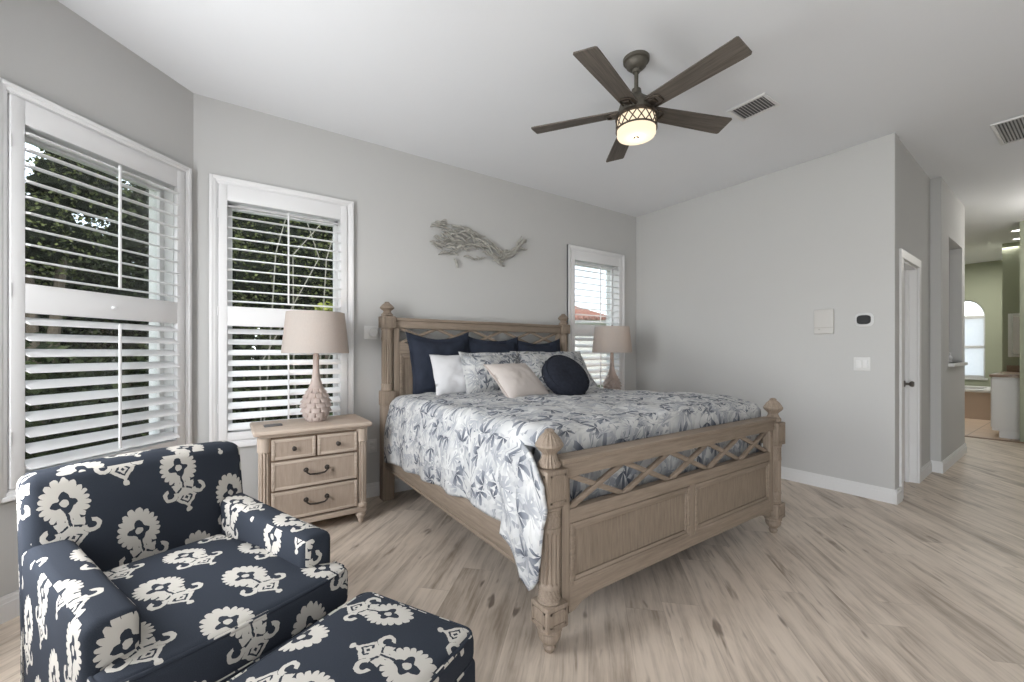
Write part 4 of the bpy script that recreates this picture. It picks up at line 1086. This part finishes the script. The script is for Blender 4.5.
t = rw('door_chime', 'pale square box on the right wall, left of the thermostat', 'door chime', 1.522, 1.535)
bm = NB(); plate(bm, 0, 0, .152, .225, .022, .005); obj('chime_cover', bm, plain('warm_white_plastic', srgb(196, 194, 191), .5, .3, .02, 6), t)
bm = NB(); plate(bm, 0, -.055, .145, .004, .0232, .001); lathe(bm, [(.005, 0), (.004, .003), (.001, .0035)], 12, M=Matrix.Translation((-.035, -.022, -.072)) @ Matrix.Rotation(R(90), 4, 'X')); obj('chime_grille', bm, plain('beige_plastic', srgb(172, 169, 163)), t)
t = rw('thermostat', 'black oval thermostat on a white plate on the right wall', 'thermostat', 1.23, 1.535)
plate_m = plain('thermostat_plate', srgb(206, 207, 207), .5, .3, .01, 6)
def super_lathe(bm, a, b, d, seg=40, n=3.2, y0=-.009):
    rings = []
    for f, y in ((1, 0), (1, -d * .8), (.94, -d), (.01, -d)):
        rg = []
        for k in range(seg):
            th = 2 * PI * k / seg; c, s = math.cos(th), math.sin(th)
            rg.append(bm.verts.new((a * f * math.copysign(abs(c) ** (2 / n), c), y + y0, b * f * math.copysign(abs(s) ** (2 / n), s))))
        rings.append(rg)
    for p, q in zip(rings, rings[1:]):
        for k in range(seg): bm.faces.new((p[k], p[(k + 1) % seg], q[(k + 1) % seg], q[k]))
bm = NB(); super_lathe(bm, .066, .060, .010, y0=.0); obj('back_plate', bm, plate_m, t)
bm = NB(); super_lathe(bm, .047, .039, .020); obj('thermostat_body', bm, black_m, t)
t = rw('light_switch', 'white double rocker switch on the right wall below the thermostat', 'light switch', 1.245, 1.152)
bm = NB(); plate(bm, 0, 0, .118, .118, .006, .004); obj('cover_plate', bm, plast_m, t)
for x in (-.023, .023):
    bm = NB(); bx(bm, (-.0165, -.012, -.033), (.0165, -.004, .033), .003, M=Matrix.Translation((x, 0, 0)) @ Matrix.Rotation(R(4), 4, 'X')); obj('rocker', bm, trim_m, t)

# driftwood fish on the head wall
fish = thing('driftwood_fish', 'grey whitewashed driftwood fish sculpture on the wall above the bed', 'wall sculpture', (2.12, HY, 2.33))
rnd = random.Random(4)
def lerp(tab, s):
    for (a, x), (b, y) in zip(tab, tab[1:]):
        if a <= s <= b: f = (s - a) / (b - a); f = f * f * (3 - 2 * f); return x + (y - x) * f
    return tab[-1][1]
SP = [(0, .03), (.25, .02), (.5, -.01), (.72, -.075), (.82, -.04), (1.0, .13)]
HW = [(0, .11), (.12, .150), (.38, .140), (.55, .115), (.72, .055), (.85, .035), (1.0, .012)]
def spine(s): return Vector((-.54 + 1.10 * s, 0, lerp(SP, s)))
for k in range(84):
    s0 = (k + rnd.random()) / 84 * .96 - .02; s0 = max(0, s0 ** 1.1 if s0 > 0 else 0); q = rnd.uniform(-1, 1); L = rnd.uniform(.08, .17); r0 = rnd.uniform(.007, .014)
    tw = rnd.uniform(-.35, .35); ph = rnd.random() * 6
    pts = []
    for i in range(8):
        f = i / 7; ss = min(1.0, s0 + f * L); p = spine(ss); qq = q + tw * (f - .5)
        p.z += qq * lerp(HW, ss) + .010 * math.sin(f * 6 + ph)
        p.y = -.016 - .035 * max(0, 1 - qq * qq) * (1 if ss < .7 else .4) - .006 * math.sin(f * 5 + ph) - rnd.uniform(0, .003)
        pts.append(p)
    bm = NB(); tube(bm, pts, [r0 * g for g in (.4, .8, 1.0, .85, 1.05, .95, .75, .35)], 7); obj('driftwood_piece', bm, drift_m, fish)
for (dx, dz, L, an) in ((-.545, .10, .17, 12), (-.55, -.04, .16, -8), (-.46, -.15, .15, 22), (-.30, -.17, .09, -60), (-.15, .13, .16, -50), (.14, -.13, .16, -14), (.44, .05, .15, 62), (.45, .03, .14, 8), (.36, -.02, .16, 40)):
    pts = [(dx + L * f * math.cos(R(an)), -.02 - .012 * math.sin(f * 3), dz + L * f * math.sin(R(an)) + .012 * math.sin(f * 6)) for f in (0, .2, .4, .6, .8, 1)]
    bm = NB(); tube(bm, pts, [.006, .012, .014, .012, .009, .004], 7); obj('driftwood_piece', bm, drift_m, fish)
bm = NB(); bx(bm, (-.40, -.012, -.02), (.1, 0, .02), .004); obj('mounting_board', bm, drift_m, fish)

# ------------------------------------------------------------------ bathroom things
van = thing('bathroom_vanity', 'white bathroom vanity with brown stone counter at the end of the hall', 'vanity', (9.32, .756, 0))
bm = NB(); bx(bm, (0, .002, .10), (1.40, .275, .885), .004); bx(bm, (0, .002, 0), (1.40, .205, .10)); obj('cabinet', bm, trim_m, van)
bm = NB(); bx(bm, (-.025, .0, .885), (1.425, .30, .925), .006); bx(bm, (1.40, .002, .92), (1.425, .27, 1.03), .004); obj('countertop', bm, counter_m, van)
for k in range(3):
    bm = NB(); bx(bm, (.05 + k * .45, .275, .14), (.46 + k * .45, .293, .86), .004); dd = obj('cabinet_door', bm, trim_m, van)
    bm = NB(); lathe(bm, [(.006, 0), (.006, .012), (.012, .018), (.001, .024)], 12, M=Matrix.Translation((.42 + k * .45, .293, .72)) @ Matrix.Rotation(R(-90), 4, 'X')); obj('knob', bm, nickel_m, dd)
mir = thing('wall_mirror', 'white framed mirror on the green wall above the vanity end', 'mirror', (10.75, .86, 1.53))
bm = NB()
for lo, hi in (((-.03, -.15, -.36), (0, -.10, .36)), ((-.03, .10, -.36), (0, .15, .36)), ((-.03, -.10, -.36), (0, .10, -.31)), ((-.03, -.10, .31), (0, .10, .36))): bx(bm, lo, hi, .004)
obj('mirror_frame', bm, trim_m, mir)
bm = NB(); bx(bm, (-.012, -.10, -.31), (-.002, .10, .31)); obj('mirror_glass', bm, mirror_m, mir)
tub = thing('bathtub', 'white tub in a tan tiled surround under the arched window', 'bathtub', (11.5, 1.28, 0))
bm = NB(); bx(bm, (0, 0, 0), (.05, 1.31, .50)); bx(bm, (0.05, 0, 0), (1.14, .05, .50)); obj('tiled_surround', bm, tubtile_m, tub)
bm = NB(); bx(bm, (-.02, -.02, .50), (.14, 1.31, .555), .012); bx(bm, (1.0, -.02, .50), (1.14, 1.31, .555), .012); bx(bm, (.14, -.02, .50), (1.0, .14, .555), .012); bx(bm, (.12, .12, .12), (1.02, 1.31, .15)); obj('tub_rim', bm, trim_m, tub)
t = thing('niche_figurine', 'small white figurine on the ledge of the hall niche', 'figurine', (7.12, 1.12, NZ0))
bm = NB(); lathe(bm, [(.022, 0), (.025, .008), (.015, .02), (.026, .05), (.022, .07), (.010, .085), (.015, .10), (.011, .115), (.001, .12)], 20); obj('figurine_body', bm, trim_m, t)

# ------------------------------------------------------------------ outdoors
bm = NB()
bx(bm, (-40, 3.9, -.35), (60, 60, -.20)); bx(bm, (-40, -30, -.35), (-3.0, 3.9, -.20)); struct('ground_lawn', bm, grass_m)
def leaves(bm, c, rad, n, size, rs, shell=.45):
    for _ in range(n):
        d = Vector((rs.gauss(0, 1), rs.gauss(0, 1), rs.gauss(0, 1))).normalized(); r = (shell + (1 - shell) * rs.random()) * (.8 + .35 * noise.noise(d * 2.2 + Vector(c)))
        p = Vector((c[0] + d.x * rad[0] * r, c[1] + d.y * rad[1] * r, c[2] + d.z * rad[2] * r))
        if p.z < .05 - c[2] * 0: continue
        a = Vector((rs.gauss(0, 1), rs.gauss(0, 1), rs.gauss(0, .6))).normalized(); b = a.orthogonal().normalized(); b = (Matrix.Rotation(rs.random() * 6.28, 3, a) @ b)
        L = size * rs.uniform(.7, 1.4); wv = b * L * .32
        q = [bm.verts.new(p - a * L * .5), bm.verts.new(p + wv), bm.verts.new(p + a * L * .5), bm.verts.new(p - wv)]
        bm.faces.new(q)
core_m = plain('crown_core', srgb(26, 30, 22), 0.9, 0.05, 0.45, 14, 0.6)
def tree(name, label, base, blobs, n, size, mat, seed, cat='tree', trunk=.07):
    rs = random.Random(seed); t = thing(name, label, cat, base, 0)
    bm = NB()
    for (c, r) in blobs:
        leaves(bm, c, r, int(n * (r[0] * r[2]) ), size, rs)
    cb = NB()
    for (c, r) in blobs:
        if trunk > .05:                                        # dark solid core added so no sky shows between the leaves
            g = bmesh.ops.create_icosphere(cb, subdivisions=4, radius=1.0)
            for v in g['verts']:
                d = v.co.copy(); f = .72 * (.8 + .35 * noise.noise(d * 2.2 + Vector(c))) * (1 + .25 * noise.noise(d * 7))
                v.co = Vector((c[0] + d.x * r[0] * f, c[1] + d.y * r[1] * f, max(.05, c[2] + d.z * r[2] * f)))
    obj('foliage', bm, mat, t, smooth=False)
    if len(cb.verts): obj('crown_core', cb, core_m, t)
    else: cb.free()
    bm = NB()
    for (c, r) in blobs[:3]:
        tube(bm, [(c[0] * .1, c[1] * .1, -.1), (c[0] * .35 + .05, c[1] * .4, c[2] * .45), (c[0] * .8, c[1] * .8, c[2] * .9), (c[0], c[1], c[2] + r[2] * .5)], [trunk, trunk * .8, trunk * .5, trunk * .2], 8)
    obj('trunk', bm, bark_m, t)
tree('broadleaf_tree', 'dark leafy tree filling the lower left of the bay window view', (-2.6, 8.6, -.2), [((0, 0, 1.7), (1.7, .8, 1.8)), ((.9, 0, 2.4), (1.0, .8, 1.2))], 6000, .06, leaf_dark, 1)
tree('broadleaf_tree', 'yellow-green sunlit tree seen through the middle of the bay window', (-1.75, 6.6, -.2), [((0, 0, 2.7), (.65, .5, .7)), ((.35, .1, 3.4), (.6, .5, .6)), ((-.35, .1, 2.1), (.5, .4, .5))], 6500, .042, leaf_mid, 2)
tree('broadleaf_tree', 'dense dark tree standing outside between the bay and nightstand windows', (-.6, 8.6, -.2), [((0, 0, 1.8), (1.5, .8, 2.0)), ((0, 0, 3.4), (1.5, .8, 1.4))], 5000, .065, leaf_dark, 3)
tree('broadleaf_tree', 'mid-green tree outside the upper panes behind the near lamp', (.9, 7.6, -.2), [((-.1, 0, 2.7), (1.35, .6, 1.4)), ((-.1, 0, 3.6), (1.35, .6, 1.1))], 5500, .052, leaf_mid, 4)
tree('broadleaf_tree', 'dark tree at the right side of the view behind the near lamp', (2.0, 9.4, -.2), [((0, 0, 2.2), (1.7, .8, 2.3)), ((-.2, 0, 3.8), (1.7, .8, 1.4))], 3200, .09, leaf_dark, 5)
tree('shrub', 'bright yellow-green shrub outside at the right of the nightstand window', (1.05, 6.2, -.2), [((0, 0, 1.75), (.30, .3, .25)), ((.12, 0, 2.0), (.24, .2, .2))], 5000, .07, leaf_lit, 6, 'shrub', .03)
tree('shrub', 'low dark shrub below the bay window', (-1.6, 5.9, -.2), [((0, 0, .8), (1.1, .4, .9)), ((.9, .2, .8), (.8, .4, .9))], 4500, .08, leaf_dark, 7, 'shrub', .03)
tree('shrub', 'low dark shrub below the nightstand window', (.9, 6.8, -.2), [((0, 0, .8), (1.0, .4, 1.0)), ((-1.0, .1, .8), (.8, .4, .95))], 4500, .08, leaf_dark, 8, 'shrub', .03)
branch_m = plain('grey_branch', srgb(128, 124, 114))
t = thing('dead_branches', 'thin bare grey branches leaning outside the nightstand window', 'branches', (.45, 5.5, -.2))
rs = random.Random(3)
for k in range(5):
    x = rs.uniform(-.4, .7); bm = NB(); tube(bm, [(x, 0, 0), (x + rs.uniform(-.1, .25), .05, 1.3), (x + rs.uniform(-.1, .6), 0, 2.6), (x + rs.uniform(-.2, .8), 0, 3.6)], [.009, .008, .006, .003], 6); obj('branch', bm, branch_m, t)
hg = [((x, 0, 1.5), (1.3, .7, 1.7)) for x in (-7, -5.2, -3.4, -1.6, .2, 2.0, 3.8, 5.6)]
tree('hedge', 'long dark clipped hedge far behind the garden trees', (-.5, 13, -.2), hg, 900, .16, leaf_dark, 11, 'hedge')
# neighbouring house through the corner window
hs = thing('neighbour_house', 'white house with red tiled roof seen through the corner window', 'house', (15.1, 13.9, -.2), R(-34.5))
bm = NB(); bx(bm, (-13, 0, 0), (0, 8, 2.85)); obj('house_wall', bm, stucco_m, hs)
bm = NB(); bx(bm, (-13.6, -.5, 2.80), (.5, 8.5, 2.95)); obj('eave', bm, trim_m, hs)
bm = NB()
P = [bm.verts.new(p) for p in ((-13.7, -.6, 2.95), (.6, -.6, 2.95), (.6, 8.6, 2.95), (-13.7, 8.6, 2.95), (-9.1, 4, 5.0), (-4.0, 4, 5.0))]
for q in ((0, 1, 5, 4), (1, 2, 5), (2, 3, 4, 5), (3, 0, 4), (0, 3, 2, 1)): bm.faces.new([P[i] for i in q])
for k in range(58):
    x = -13.6 + k * .245; tube(bm, [(x, -.64, 2.98), (x, -.30, 3.12)], .07, 8)
rf_ = obj('roof', bm, roof_m, hs, smooth=False)
bm = NB(); bx(bm, (-5.2, -.04, .9), (-3.6, .02, 2.2), .01); bx(bm, (-10.4, -.04, .9), (-8.8, .02, 2.2), .01); obj('house_window', bm, black_m, hs)
